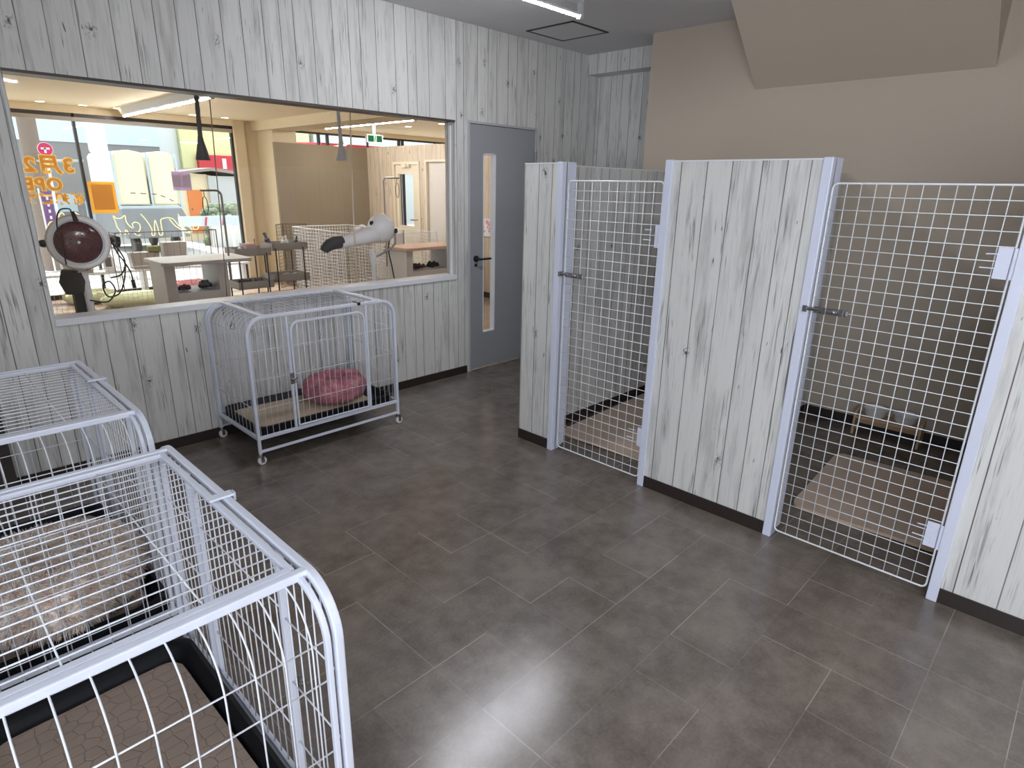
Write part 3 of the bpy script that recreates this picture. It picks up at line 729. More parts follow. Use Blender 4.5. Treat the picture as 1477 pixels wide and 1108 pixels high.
# exit sign
t=thing('exit_sign','green illuminated running-man exit sign hanging in the shop','exit sign',(5.02,7.5,2.05))
MB().box(4.90,5.15,7.49,7.53,2.055,2.155).box(5.0,5.04,7.5,7.52,2.155,SC).build('sign_case',M_white,t,world=True)
for xa in (4.915,5.05): MB().box(xa,xa+.085,7.486,7.49,2.065,2.145).build('sign_face',emit('exit_green',(40,120,70),1.0),t,world=True)
m=MB(); m.box(5.005,5.045,7.486,7.49,2.065,2.145); m.build('pictogram_panel',emit('exit_white',(225,240,228),1.0),t,world=True)
m=MB(); m.ball((5.03,7.484,2.132),.007,10,6); m.tube([(5.027,7.484,2.122),(5.020,7.484,2.10)],.004,6); m.tube([(5.020,7.484,2.10),(5.034,7.484,2.09),(5.030,7.484,2.074)],.003,6); m.tube([(5.020,7.484,2.10),(5.012,7.484,2.088),(5.008,7.484,2.078)],.003,6); m.tube([(5.034,7.484,2.113),(5.026,7.484,2.118),(5.014,7.484,2.110)],.0025,6)
m.build('running_figure',pm('sign_green',(20,120,60),.5),t,world=True)

# ---- furniture of the shop
M_tbl=pm('grey_laminate',(196,194,192),.45,var=.03)
M_steel=pm('satin_steel',(150,148,146),.3,metal=.9)
def rubber_top(name, rgb): return pm(name,rgb,.8,var=.1,scale=60)
def groom_table(label, x0,x1,y0,y1,zt,topm,lx0,lx1,shelf,ax,ay,az,adx,arm_label):
    t=thing('grooming_table',label,'table',((x0+x1)/2,(y0+y1)/2,0))
    MB().prism(rr(x0,x1,y0,y1,.05),zt-.035,zt,'z').build('tabletop',topm,t,world=True,bevel=.004)
    for x in (lx0,lx1-.10): MB().box(x,x+.10,y0+.08,y1-.08,0,zt-.035).build('leg_panel',M_tbl,t,world=True,bevel=.003)
    MB().box(lx0+.10,lx1-.10,y0+.08,y1-.08,shelf-.03,shelf).build('shelf',M_tbl,t,world=True); MB().box(lx0+.10,lx1-.10,y0+.08,y0+.10,shelf-.13,shelf-.03).build('rail',M_tbl,t,world=True)
    MB().box(lx0+.10,lx1-.10,y0+.08,y1-.08,.10,.13).build('shelf',M_tbl,t,world=True)
    m=MB(); s=1 if adx>0 else -1
    m.tube([(ax,ay,zt-.25),(ax,ay,az-.04),(ax+s*.02,ay,az-.01),(ax+s*.05,ay,az),(ax+adx,ay,az)],.011,10); m.box(ax-.025,ax+.025,ay-.03,ay+.03,zt-.06,zt-.035)
    m.build('grooming_arm',M_steel,t,world=True,smooth='auto')
    m=MB(); xe=ax+adx*.85; m.tube([(xe,ay,az-.01),(xe,ay,az-.06)],.004,6); m.tube([(xe+.05*math.sin(a)*.5,ay,az-.15-.09*math.cos(a)) for a in [2*PI*i/14 for i in range(14)]],.004,6,closed=True); m.build('grooming_loop',M_dark,t,world=True)
    return t
groom_table('grey grooming table with a steel arm in front of the street window',1.87,2.74,6.42,7.02,.77,M_tbl,1.90,2.50,.46,2.61,6.72,1.43,-.20,'')
groom_table('grooming table with a pinkish top beside the cream glazed door',4.66,5.66,6.35,6.90,.76,rubber_top('pink_beige_rubber',(196,168,150)),4.70,5.5,.46,4.60,6.72,1.60,.24,'')
# folded leads on the table shelves
def pile(label,c,rx,ry,h,mt,seed,n=9):
    rnd=random.Random(seed); m=MB()
    for k in range(n):
        a=rnd.random()*2*PI; px=c[0]+rx*.5*rnd.uniform(-1,1); py=c[1]+ry*.5*rnd.uniform(-1,1); L=rx*.6
        pts=[(px+L*math.cos(a+q*.9)*(q/5),py+ry*.6*math.sin(a+q*.9)*(q/5),c[2]+h*(.25+.6*rnd.random()*math.sin(PI*q/5))) for q in range(6)]
        m.tube(pts,h*.18,7)
    m.ball((c[0],c[1],c[2]+h*.3),(rx*.6,ry*.5,h*.32),14,8)
    return tag(m.build('folded_leads',mt,None,smooth=True),label,'leads')
M_cloth=pm('black_cloth',(28,26,30),.8,var=.3)
pile('bundle of dark purple leads on the grey table shelf',(2.10,6.66,.462),.09,.08,.07,pm('plum_cloth',(70,46,62),.8,var=.3),1)
pile('larger black bundle of leads on the grey table shelf',(2.30,6.68,.462),.085,.09,.09,M_cloth,2)
pile('black bundle on the lowest shelf of the grey table',(2.24,6.66,.132),.11,.09,.10,M_cloth,3)
pile('red and black leads on the shelf of the pink-topped table',(4.98,6.60,.462),.13,.08,.08,pm('maroon_cloth',(74,36,42),.8,var=.4),4)
pile('black leads on the right of the pink-topped table shelf',(5.24,6.60,.462),.11,.08,.09,M_cloth,5)
# tool carts
def cart(label,x0,x1,y0,y1,z_lo,z_hi,items):
    t=thing('tool_cart',label,'cart',((x0+x1)/2,(y0+y1)/2,0),0,'two-tier grey tray carts by the grooming table'); mt=pm('grey_metal_tray',(150,146,140),.45,var=.04)
    for z in (z_lo,z_hi):
        m=MB(); m.box(x0,x1,y0,y1,z,z+.006)
        for (a,b,c_,d_) in ((x0,x1,y0,y0+.006),(x0,x1,y1-.006,y1),(x0,x0+.006,y0,y1),(x1-.006,x1,y0,y1)): m.box(a,b,c_,d_,z,z+.085)
        m.build('tray',mt,t,world=True)
    for (x,y) in ((x0+.03,y0-.008),(x1-.06,y0-.008),(x0+.03,y1+.008),(x1-.06,y1+.008)):
        MB().tube([(x,y,.03),(x,y,z_hi+.03)],.009,8).build('leg',pm('dark_brown_rod',(62,54,50),.4,metal=.5),t,world=True)
    return t
cart('grey two-tier tray cart right behind the grey grooming table',2.834,3.248,7.10,7.40,.332,.708,0)
cart('grey two-tier tray cart farther from the grey grooming table, with shoes',3.292,3.728,7.14,7.44,.375,.746,0)
def tool(name,label,cat,c,h,r,rgb,tilt=(0,0),nz=True):
    m=MB(); d=Vector((tilt[0],tilt[1],1)).normalized(); p=Vector(c)
    m.tube([p,p+d*h*.62,p+d*h*.70,p+d*h*.84,p+d*h*.86,p+d*h],[r,r,r*.45,r*.45,r*.62,r*.5],12)
    return tag(m.build(name,pm('plastic_%d_%d_%d'%rgb,rgb,.35,var=.03),None,smooth='auto'),label,cat)
tool('spray_bottle','small white bottle in the cart tray nearest the grey table','bottle',(2.899,7.157,0.714),0.142,0.024,(220,220,222),(.2,0))
tool('spray_bottle','dark small bottle in the cart tray nearest the grey table','bottle',(2.965,7.200,0.714),0.131,0.020,(60,58,60),(-.2,0))
tool('spray_bottle','amber bottle standing in the cart tray nearest the grey table','bottle',(3.128,7.244,0.714),0.174,0.017,(176,140,104))
tool('hair_clipper','tall silver and black clipper in the shoe cart top tray','clipper',(3.357,7.331,0.752),0.207,0.033,(90,92,100),(-.35,0))
tool('spray_bottle','clear bottle in the middle of the shoe cart top tray','bottle',(3.510,7.331,0.752),0.142,0.026,(214,216,218),(.1,0))
tool('spray_bottle','second pale bottle in the shoe cart top tray, right of the clear one','bottle',(3.586,7.353,0.752),0.153,0.022,(226,222,214),(-.15,0))
tool('grooming_brush','black brush at the right end of the shoe cart top tray','brush',(3.673,7.331,0.752),0.142,0.020,(34,34,36),(.2,0))
tag(MB().box(2.99,3.10,7.16,7.28,.714,.84).build('tissue_box',pm('dusty_pink_card',(184,150,146),.7),None,bevel=.006),'dusty pink box standing in the cart tray nearest the grey table','box')
def shoe(c,rz,label):
    m=MB(); L=.24; secs=[]
    prof=[(0,.030,.070),(.15,.036,.075),(.4,.036,.055),(.6,.040,.050),(.8,.043,.040),(.95,.030,.028),(1,.010,.014)]
    vs=[];n=12
    for (t_,w,h) in prof:
        for j in range(n):
            a=2*PI*j/n; vs.append(Matrix.Rotation(rz,3,'Z')@Vector((t_*L-L/2,w*math.cos(a),max(0,h/2+h/2*math.sin(a)))) +Vector(c))
    fs=[(i*n+j,i*n+(j+1)%n,(i+1)*n+(j+1)%n,(i+1)*n+j) for i in range(len(prof)-1) for j in range(n)]+[tuple(range(n)),tuple((len(prof)-1)*n+j for j in range(n))]
    m.add(vs,fs); return tag(m.build('canvas_shoe',pm('grey_canvas',(140,136,134),.8,var=.1),None,smooth=True),label,'shoe','grey shoes on the cart lower tray')
shoe((3.42,7.26,.382),R(200),'grey canvas shoe in the cart lower tray, the one nearer the grey table')
shoe((3.56,7.30,.382),R(190),'grey canvas shoe in the cart lower tray, the one nearer the wire pen')
pile('black bundle in the lower tray of the cart behind the grey table',(3.02,7.24,.339),.15,.09,.10,M_cloth,8)

# infrared lamp stand near the interior window
t=thing('heat_lamp','white stand dryer with a round dark red lamp face just behind the window','heat lamp',(.84,4.45,0))
cx,cy,cz=.842,4.35,1.165
ax=Vector((-.13,-1,.06)).normalized()
M_wp=pm('white_appliance_plastic',(240,240,243),.3,var=.02)
MB().lathe([(.02,-.15),(.10,-.135),(.145,-.08),(.158,-.02),(.158,.012),(.148,.024),(.128,.026),(.124,.016),(.122,.016),(.122,.0)],(cx,cy,cz),ax,40).build('lamp_housing',M_wp,t,world=True,smooth='auto')
tr=NT('dark_red_lens'); b=tr.bsdf(Roughness=.12); tc=tr.n('ShaderNodeTexCoord'); wv=tr.n('ShaderNodeTexVoronoi',feature='DISTANCE_TO_EDGE'); wv.inputs['Scale'].default_value=70; tr.l(tc.outputs['Object'],wv.inputs['Vector'])
tr.l(tr.mix(tr.mr(wv.outputs['Distance'],.0,.12),s2l((20,10,14)),s2l((96,34,48))),b.inputs['Base Color'])
MB().lathe([(.1215,-.002),(.109,.010),(.06,.018),(.0,.020)],(cx,cy,cz),ax,40).build('lamp_face',tr.m,t,world=True,smooth=True)
MB().ball(Vector((cx,cy,cz))+ax*.021,.009,12,8).build('lamp_center',M_wp,t,world=True,smooth=True)
p=MB()
for s in (-1,1):
    q=Vector((cx+s*.165,cy+.02,cz+.0)); p.ball(q,(.026,.02,.022),12,8); p.cyl(q,q+Vector((-s*.02,.01,0)),.012,10)
p.build('side_knob',M_dark,t,world=True,smooth=True)
MB().tube([(cx,cy+.12,cz-.05),(cx-.01,cy+.10,1.02),(cx,cy+.09,.98)],[.03,.035,.045],14).tube([(cx+.01,cy+.09,.99),(cx+.02,cy+.09,.0)],.024,16).build('pole',M_wp,t,world=True,smooth='auto')
MB().tube([(cx-.045,cy+.10,1.0),(cx-.05,cy+.10,.93),(cx-.045,cy+.10,.86)],[.05,.068,.05],12).box(cx-.06,cx-.01,cy+.07,cy+.13,.4,.87).build('control_box',pm('charcoal_fabric',(30,30,34),.7,var=.2),t,world=True,smooth='auto')
MB().cyl((cx+.02,cy+.09,1.004),(cx+.02,cy+.09,.992),.034,16).build('pole_collar',pm('rose_ring',(186,100,120),.5),t,world=True)
MB().lathe([(.22,.0),(.22,.03),(.05,.05)],(cx+.01,cy+.09,0),(0,0,1),24).build('base',M_wp,t,world=True)
m=MB(); c0=Vector((cx+.165,cy,cz))
m.tube(smooth_path([c0,(cx+.20,cy,cz-.06),(cx+.22,cy,cz-.13),(cx+.19,cy,cz-.20),(cx+.13,cy+.01,cz-.22)]),.0045,7)
m.tube(smooth_path([c0,(cx+.19,cy,cz-.08),(cx+.215,cy-.01,cz-.15),(cx+.17,cy-.01,cz-.30),(cx+.10,cy,cz-.33),(cx+.08,cy,cz-.26),(cx+.12,cy,cz-.24),(cx+.14,cy,cz-.30),(cx+.09,cy,cz-.36),(cx+.0,cy,cz-.34)]),.0045,7)
m.tube(smooth_path([(cx+.215,cy-.01,cz-.13),(cx+.24,cy,cz-.19),(cx+.245,cy,cz-.24)]),.0045,7); m.tube([(cx+.245,cy,cz-.24),(cx+.247,cy,cz-.29)],.011,8)
m.tube(smooth_path([(cx-.01,cy-.02,cz+.165),(cx-.02,cy-.03,cz+.19),(cx-.07,cy-.04,cz+.18),(cx-.095,cy-.045,cz+.10),(cx-.09,cy-.045,cz-.02),(cx-.085,cy-.03,cz-.12)]),.004,7)
m.tube([(cx+.005,cy-.02,cz+.12),(cx-.005,cy-.02,cz+.175)],[.014,.009],10)
m.build('power_cord',M_dark,t,world=True,smooth=True)

# white arm dryer
t=thing('stand_dryer','white stand dryer with a long horizontal nozzle behind the window','pet dryer',(3.08,4.75,0))
yb=4.70
MB().ball((3.175,yb,1.15),(.125,.115,.128),28,18).build('motor_body',M_wp,t,world=True,smooth=True)
MB().tube([(3.20,yb,1.115),(3.03,yb,1.09),(2.78,yb,1.045),(2.755,yb,1.041)],[.088,.068,.050,.049],24).build('air_tube',M_wp,t,world=True,smooth=True)
MB().tube([(2.775,yb,1.052),(2.70,yb,1.045),(2.65,yb,1.03),(2.61,yb,1.00),(2.60,yb,.985)],[.050,.052,.048,.040,.034],20).build('nozzle_tip',pm('charcoal_rubber',(52,54,58),.6),t,world=True,smooth='auto')
MB().tube([(3.12,yb-.01,1.205),(3.07,yb-.02,1.200),(3.05,yb-.02,1.198)],[.022,.018,.016],12).build('handle_knob',M_dark,t,world=True,smooth=True)
MB().lathe([(.022,-.004),(.022,.006),(.012,.008)],(3.265,yb-.085,1.13),(.3,-1,0),16).build('side_dial',M_dark,t,world=True)
m=MB(); m.tube([(3.26,yb-.08,1.13),(3.265,yb-.07,1.02),(3.23,yb-.04,.97),(3.14,yb,.92),(3.085,yb,.90)],.010,8); m.build('yoke',M_steel,t,world=True,smooth=True)
MB().tube([(3.075,yb,.0),(3.075,yb,.93)],.019,14).tube([(3.075,yb,.84),(3.075,yb,.93),(3.06,yb,.97)],[.024,.030,.018],14).build('pole',M_white,t,world=True,smooth='auto')
MB().lathe([(.22,0),(.22,.03),(.04,.05)],(3.075,yb,0),(0,0,1),24).build('base',M_white,t,world=True)
m=MB(); m.tube(smooth_path([(3.24,yb-.02,1.05),(3.24,yb,.95),(3.27,yb,.80),(3.30,yb,.60),(3.31,yb,.3),(3.25,yb+.05,.01)]),.006,8); m.build('power_cord',M_dark,t,world=True,smooth=True)

# hanging nozzles and pull cords
def hang(name,label,x,y,zt,zb,mt,flip=1):
    t=thing(name,label,'hanging hose',(x,y,zb))
    pts=[];rs=[]
    n=16
    for i in range(n+1):
        k=i/n; z=zt+(zb+.13-zt)*k; pts.append((x-.02*flip*(1-k),y,z)); rs.append(.013+(.0022 if i%2 else 0))
    m=MB(); m.tube(pts,rs,12); m.build('hose',mt,t,world=True,smooth=True)
    MB().tube([(x,y,zb+.15),(x,y,zb+.12),(x,y,zb+.06),(x,y,zb)],[.016,.02,.034,.046],16).build('flared_nozzle',mt,t,world=True,smooth='auto')
hang('drying_hose','dark ribbed drying hose with a flared nozzle hanging from the shop ceiling',1.695,4.6,SC,1.655,pm('grey_rubber_hose',(86,84,86),.6,var=.1),-1)
hang('drying_hose','pale drying hose with a flared nozzle hanging near the long white dryer',2.765,4.6,SC,1.695,pm('pale_grey_hose',(186,184,188),.5,var=.05),1)
m=MB(); m.tube([(1.79,4.58,SC),(1.775,4.58,1.9),(1.755,4.58,1.3),(1.73,4.58,.70)],.0035,6); tag(m.build('pull_cord',pm('grey_cord',(150,130,122),.6),None,smooth=True),'thin cord hanging beside the dark drying hose','cord')
m=MB(); m.tube([(2.86,4.58,SC),(2.845,4.58,1.9),(2.825,4.58,1.3),(2.82,4.58,.66)],.0055,6); tag(m.build('pull_cord',pm('cream_cord',(216,206,190),.6),None,smooth=True),'thin cream cord hanging beside the pale drying hose','cord')

# wire pens
def mesh_panel(m,a,b,z0,z1,px,pz,r=.0016,fr=.004):
    a=Vector((a[0],a[1],0)); b=Vector((b[0],b[1],0)); L=(b-a).length; n=max(1,int(round(L/px)))
    for i in range(n+1):
        p=a+(b-a)*i/n; m.tube([(p.x,p.y,z0),(p.x,p.y,z1)],fr if i in (0,n) else r,5)
    k=max(1,int(round((z1-z0)/pz)))
    for i in range(k+1):
        z=z0+(z1-z0)*i/k; m.tube([(a.x,a.y,z),(b.x,b.y,z)],fr if i in (0,k) else r,5)
def pen(label,panels,z0,z1,px,pz,mt,r=.0016,fr=.004,group=None):
    xs=sum(p[0][0]+p[1][0] for p in panels)/(2*len(panels)); ys=sum(p[0][1]+p[1][1] for p in panels)/(2*len(panels))
    t=thing('wire_pen',label,'wire pen',(xs,ys,0),0,group)
    for a,b in panels:
        m=MB(); mesh_panel(m,a,b,z0,z1,px,pz,r,fr); m.build('mesh_panel',mt,t,world=True)
pen('square white wire mesh pen behind the long white dryer',[((4.19,8.40),(4.19,7.0)),((4.19,7.0),(5.08,7.0)),((5.08,7.0),(5.08,8.40)),((4.19,8.40),(5.08,8.40))],0.01,.93,.045,.045,M_mesh,.0028,.006)
pen('white wire mesh fence behind the pink-topped table',[((5.16,7.3),(5.9,7.3)),((5.9,7.3),(5.9,8.9))],.01,.86,.05,.05,M_mesh,.0022,.005)
pen('brown wire mesh pen standing against the tan wall',[((4.16,8.85),(4.36,9.05)),((4.36,9.05),(4.62,8.80))],.01,.93,.05,.05,pm('brown_wire',(92,74,58),.5),.0028,.006)
pen('tall grey brown wire pen close to the street window',[((2.17,9.13),(3.41,9.13)),((2.17,9.13),(2.17,9.40)),((3.41,9.13),(3.41,9.40))],.01,.87,.085,.43,pm('mauve_brown_wire',(112,94,92),.5),.003,.007)
pen('fine pale wire fence in front of the green cushions',[((.95,8.1),(2.95,8.1)),((2.95,8.1),(3.0,8.9))],.01,.56,.05,.05,pm('pale_pink_wire',(206,196,192),.5),.0018,.004)
# cushions
def cushion(label,c,rx,ry,h,rgb,rz=0):
    m=MB(); n=36; mm=14; vs=[]
    for i in range(1,mm):
        t_=PI*i/mm
        for j in range(n):
            a=2*PI*j/n; s=math.sin(t_)**.55; w=1+.03*math.sin(9*a)
            dip=.25*math.exp(-((s)/.55)**2) if i<mm/2 else 0
            vs.append((rx*s*w*math.cos(a), ry*s*w*math.sin(a), h/2+h/2*(math.copysign(abs(math.cos(t_))**.8,math.cos(t_)))-dip*h))
    fs=[(i*n+j,(i+1)*n+j,(i+1)*n+(j+1)%n,i*n+(j+1)%n) for i in range(mm-2) for j in range(n)]+[tuple(range(n)),tuple((mm-2)*n+j for j in range(n))]
    m.add(vs,fs); o=m.build('pet_cushion',pm('plush_%d_%d_%d'%rgb,rgb,.95,var=.1,scale=20,bump=.6,bscale=60,spec=.1),None,smooth=True,origin=False)
    o.location=c; o.rotation_euler=(0,0,rz); return tag(o,label,'cushion')
cushion('pale green plush cushion on the shop floor, the nearer one',(2.22,8.78,0),.40,.30,.17,(200,206,168))
cushion('pale green plush cushion on the shop floor, half hidden behind the other',(1.83,9.34,0),.30,.22,.17,(200,204,170))
cushion('pink plush cushion on the shop floor seen under the grey table',(3.06,9.34,0),.27,.17,.19,(216,136,140))
# boxes and small things by the street window
t=MB().box(1.2,3.95,9.42,9.66,.33,.36).box(1.25,1.29,9.44,9.64,0,.33).box(3.86,3.90,9.44,9.64,0,.33).box(2.5,2.54,9.44,9.64,0,.33).build('window_bench',M_white,None); tag(t,'low white shelf along the street window','shelf')
M_gb=pm('grey_storage_box',(150,144,140),.7,var=.04)
for i,(x0,x1,z1,lb) in enumerate(((1.62,1.93,.64,'grey storage box on the window shelf, behind the heat lamp cords'),(2.40,2.72,.58,'grey storage box on the window shelf, left of the grey table'),(2.82,3.08,.70,'grey box on the window shelf above the grey table top'))):
    tag(MB().prism([(x0,.362),(x1,.362),(x1+.02,z1),(x0-.02,z1)],9.44,9.62,'y').build('storage_box',M_gb,None,bevel=.006),lb,'box','grey storage boxes on the window shelf')
tag(MB().box(2.60,2.76,9.42,9.50,.585,.66).build('plant_pot',pm('moss_green',(110,112,70),.8,var=.3,scale=12),None,bevel=.01),'small mossy green box on top of the grey storage box','box')
t=thing('spray_bottle','white trigger spray bottle on the floor side of the window shelf','bottle',(2.13,9.5,.362))
MB().prism([(2.06,.362),(2.19,.362),(2.185,.52),(2.15,.60),(2.13,.66),(2.10,.66),(2.075,.56),(2.055,.50)],9.46,9.54,'y').build('bottle_body',M_wp,t,world=True,bevel=.008)
MB().box(2.08,2.15,9.452,9.458,.42,.54).build('bottle_label',pm('slate_label',(96,98,104),.6),t,world=True)
MB().prism([(2.06,.66),(2.15,.66),(2.14,.70),(2.03,.72),(2.03,.69)],9.48,9.52,'y').build('trigger_head',M_dark,t,world=True)
# small white things on the mesh pen
m=MB(); 
for k in range(5): m.ball((4.36+.07*k,7.0,.955+.03*math.sin(k*2)),(.06,.05,.045),12,8)
tag(m.build('towel_bundle',pm('white_towel',(224,222,226),.9,var=.05),None,smooth=True),'crumpled white towel lying on top of the white wire pen','towel')
tag(MB().box(4.90,5.06,6.975,6.99,.70,.89).build('paper_notice',M_white,None),'white paper notice clipped to the white wire pen','notice')

# flowers picture on the plank wall seen through the door slit
t=thing('flower_picture','small picture of red flowers on the plank wall seen through the door slit','picture',(5.98,6.2,.86))
MB().box(5.982,5.998,5.9,6.5,.86,1.10).build('picture_panel',M_white,t,world=True)
m=MB(); rnd=random.Random(4)
for k in range(26): y=rnd.uniform(5.95,6.45); z=rnd.uniform(.89,1.07); r=rnd.uniform(.012,.028); m.lathe([(r,0),(r,.003)],(5.982,y,z),(-1,0,0),9)
m.build('painted_flowers',pm('dusty_pink_paint',(216,140,146),.8,var=.2),t,world=True)

# ------------------------------------------------------------------ lettering and drawings on the street window
GY=FY-.006
M_amber=translucent('amber_film',(238,196,104),.65); M_amber2=translucent('pale_amber_film',(236,214,150),.6); M_line=translucent('cream_film',(250,244,214),.6)
font=None
import os
for dd in (os.path.join(bpy.utils.resource_path('LOCAL'),'datafiles','fonts'), '/opt/blender-4.5.12-linux-x64/4.5/datafiles/fonts'):
    pth=os.path.join(dd,'Noto Sans CJK Regular.woff2')
dg=None
def glass_text(body,label,x_right,z_base,size,mt,mt2,thick=.010,sx=1.0):
    """lettering on the outside-facing glass: first character sits at the larger x"""
    root=thing('window_lettering',label,'lettering',(x_right,GY,z_base))
    for nm,off,dy,mtt in (('outline',thick*1.35,.0012,mt2),('letters',thick*.6,0,mt)):
        cu=bpy.data.curves.new(nm,'FONT'); cu.body=body; cu.size=size; cu.offset=off; cu.extrude=.0004; cu.space_character=1.12
        tmp=bpy.data.objects.new(nm,cu); C.objects.link(tmp); bpy.context.view_layer.update()
        me=bpy.data.meshes.new_from_object(tmp.evaluated_get(bpy.context.evaluated_depsgraph_get()))
        C.objects.unlink(tmp); bpy.data.objects.remove(tmp)
        me.transform(Matrix(((-sx,0,0,0),(0,0,1,dy),(0,1,0,0),(0,0,0,1))))
        me.materials.clear(); me.materials.append(mtt)
        o=bpy.data.objects.new(nm,me); C.objects.link(o); o.parent=root
    return root
glass_text('3月22日','amber window lettering, a date seen from behind, top line',2.01,1.595,.235,M_amber,M_amber2,.012,1.05)
glass_text('OPEN','amber window lettering reading OPEN from behind, middle line',1.845,1.375,.205,M_amber,M_amber2,.012,.98)
glass_text('新規ご予約','amber window lettering in small characters, bottom line',2.045,1.215,.145,M_amber,M_amber2,.006,1.02)
t=thing('window_poster','yellow poster taped to the street window beside the dark mullion','poster',(2.275,GY,1.085))
MB().box(2.115,2.425,GY-.001,GY+.001,1.085,1.485).build('poster_sheet',M_amber,t,world=True)
MB().box(2.15,2.39,GY-.003,GY-.0015,1.13,1.45).build('poster_print',translucent('deep_amber_film',(228,180,90),.5),t,world=True)
tag(MB().box(3.15,3.40,GY-.001,GY+.001,1.385,1.64).box(3.155,3.27,GY-.003,GY-.001,1.43,1.60).box(3.285,3.395,GY-.003,GY-.001,1.43,1.60).build('paper_notice',translucent('lilac_paper',(196,176,200),.5),None),'lilac paper notice stuck on the street window before the yellow building','notice')
def line_art(label,strokes,cat='window drawing',r=.007):
    m=MB()
    for st in strokes:
        # smooth with Catmull-Rom
        pts=[]; n=len(st)
        for i in range(n-1):
            p0=st[max(0,i-1)];p1=st[i];p2=st[i+1];p3=st[min(n-1,i+2)]
            for k in range(5):
                t_=k/5; f=lambda a,b,c,d:.5*((2*b)+(-a+c)*t_+(2*a-5*b+4*c-d)*t_*t_+(-a+3*b-3*c+d)*t_**3)
                pts.append((f(p0[0],p1[0],p2[0],p3[0]),GY,f(p0[1],p1[1],p2[1],p3[1])))
        pts.append((st[-1][0],GY,st[-1][1]))
        m.tube(pts,r,w=(.003,r*2),up=(0,1,0))
    return tag(m.build('window_drawing',M_line,None),label,cat,'cream outline animals on the street window')
line_art('cream outline of a cat on the street window below the yellow poster',[[(2.36,.98),(2.345,1.05),(2.385,1.015),(2.44,1.02),(2.485,1.05),(2.49,.97),(2.53,.90),(2.57,.88)],[(2.36,.98),(2.37,.90),(2.40,.84),(2.39,.80)],[(2.57,.88),(2.56,.94),(2.61,.96),(2.65,.92),(2.63,.84),(2.56,.82)],[(2.45,.80),(2.47,.86),(2.50,.80)],[(2.56,.82),(2.60,.78),(2.64,.79)]])
line_art('cream outline of a standing dog on the street window right of the cat',[[(2.68,1.07),(2.74,.98),(2.79,.86),(2.78,.78),(2.82,.79),(2.83,.90),(2.85,.98),(2.87,.88),(2.88,.78),(2.92,.79),(2.92,.90),(2.93,.99),(3.02,1.01),(3.09,.99),(3.15,.90),(3.22,.85),(3.28,.81),(3.33,.83),(3.26,.90),(3.20,.98),(3.16,1.06)],[(3.04,.99),(3.10,.90),(3.18,.84),(3.24,.80),(3.30,.79)],[(3.34,.88),(3.38,.92),(3.42,.89),(3.40,.84),(3.35,.84),(3.34,.88)]])
line_art('cream outline of a sitting animal on the street window behind the heat lamp',[[(1.62,.80),(1.60,.90),(1.63,.98),(1.70,1.0),(1.74,1.06),(1.78,1.10),(1.80,1.05),(1.76,1.0),(1.80,.96),(1.86,.92)],[(1.66,.80),(1.67,.88),(1.72,.92),(1.78,.90)],[(1.92,1.10),(1.98,1.05),(2.04,.97)]])
m=MB()
for (a,b) in (((2.60,1.345),(2.66,1.343)),((2.72,1.34),(2.79,1.338)),((2.86,1.335),(2.92,1.33)),((2.97,1.315),(3.03,1.29)),((3.08,1.265),(3.13,1.235)),((3.18,1.20),(3.22,1.165))):
    m.tube([(a[0],GY,a[1]),(b[0],GY,b[1])],.006,w=(.003,.012),up=(0,1,0))
tag(m.build('window_drawing',pm('grey_brown_film',(120,110,104),.6),None),'dashed grey arc drawn on the street window across the truck','window drawing')

# ------------------------------------------------------------------ street
M_road=pm('pale_road',(196,194,190),.9,var=.04,scale=2)
struct(MB().box(-30,60,9.95,60,-.15,-.10).build('ground',M_road,origin=False),'sunlit pale road outside')
bd=thing('grey_building','large grey building with a pale band along its top','building',(3,22,-.1))
MB().box(-8,6.85,22,30,-.1,2.50).build('lower_wall',pm('flat_grey_render',(138,136,136),.8,var=.02,scale=1),bd,world=True)
MB().box(-8,6.87,21.97,30,2.50,6.5).build('upper_wall',pm('pale_blue_panel',(206,220,232),.8,var=.02,scale=1),bd,world=True)
m=MB()
for (x0,x1,z0,z1) in ((3.8,4.4,.6,1.1),(4.6,5.3,.25,.9),(2.6,3.1,.3,1.2)): m.box(x0,x1,21.95,22.0,z0,z1)
m.build('window',pm('dim_window',(180,196,208),.2),bd,world=True)
tag(MB().box(6.9,8.14,24.2,30,-.1,6.5).build('white_building',pm('white_render',(236,238,240),.8,var=.01),None),'white building in the gap between the grey and yellow buildings','building')
bd=thing('yellow_building','pale yellow building with a red sign band','building',(9,24,-.1))
MB().box(8.15,13,24,30,-.1,6.5).build('wall',pm('pale_yellow_siding',(232,230,176),.8,var=.03,scale=3),bd,world=True)
MB().box(8.62,12.5,23.8,24.0,1.80,2.40).build('red_band',pm('red_sign',(206,48,66),.5),bd,world=True)
MB().box(9.42,9.56,23.78,23.8,1.95,2.30).build('white_mark',M_white,bd,world=True)
# red canopy seen over the tan wall
tag(MB().prism([(10.2,2.06),(11.6,2.08),(11.6,2.24),(10.2,2.185)],5.75,7.3,'x').build('red_canopy',pm('pink_red_canvas',(226,62,92),.7),None),'pinkish red canopy outside beyond the tan wall','canopy')
tag(MB().box(13.2,30,24,30,-.1,4.5).build('far_building',pm('pale_grey_facade',(200,206,206),.8,var=.05,scale=2),None),'pale building across the street beyond the reception','building')
m=MB(); tag(MB().box(9.6,11.2,17.5,17.6,.8,2.0).box(9.6,9.65,17.5,17.6,-.1,.8).box(11.15,11.2,17.5,17.6,-.1,.8).build('yellow_banner',pm('vivid_yellow',(236,220,40),.6),None),'vivid yellow roadside banner beyond the cream door glass','banner')
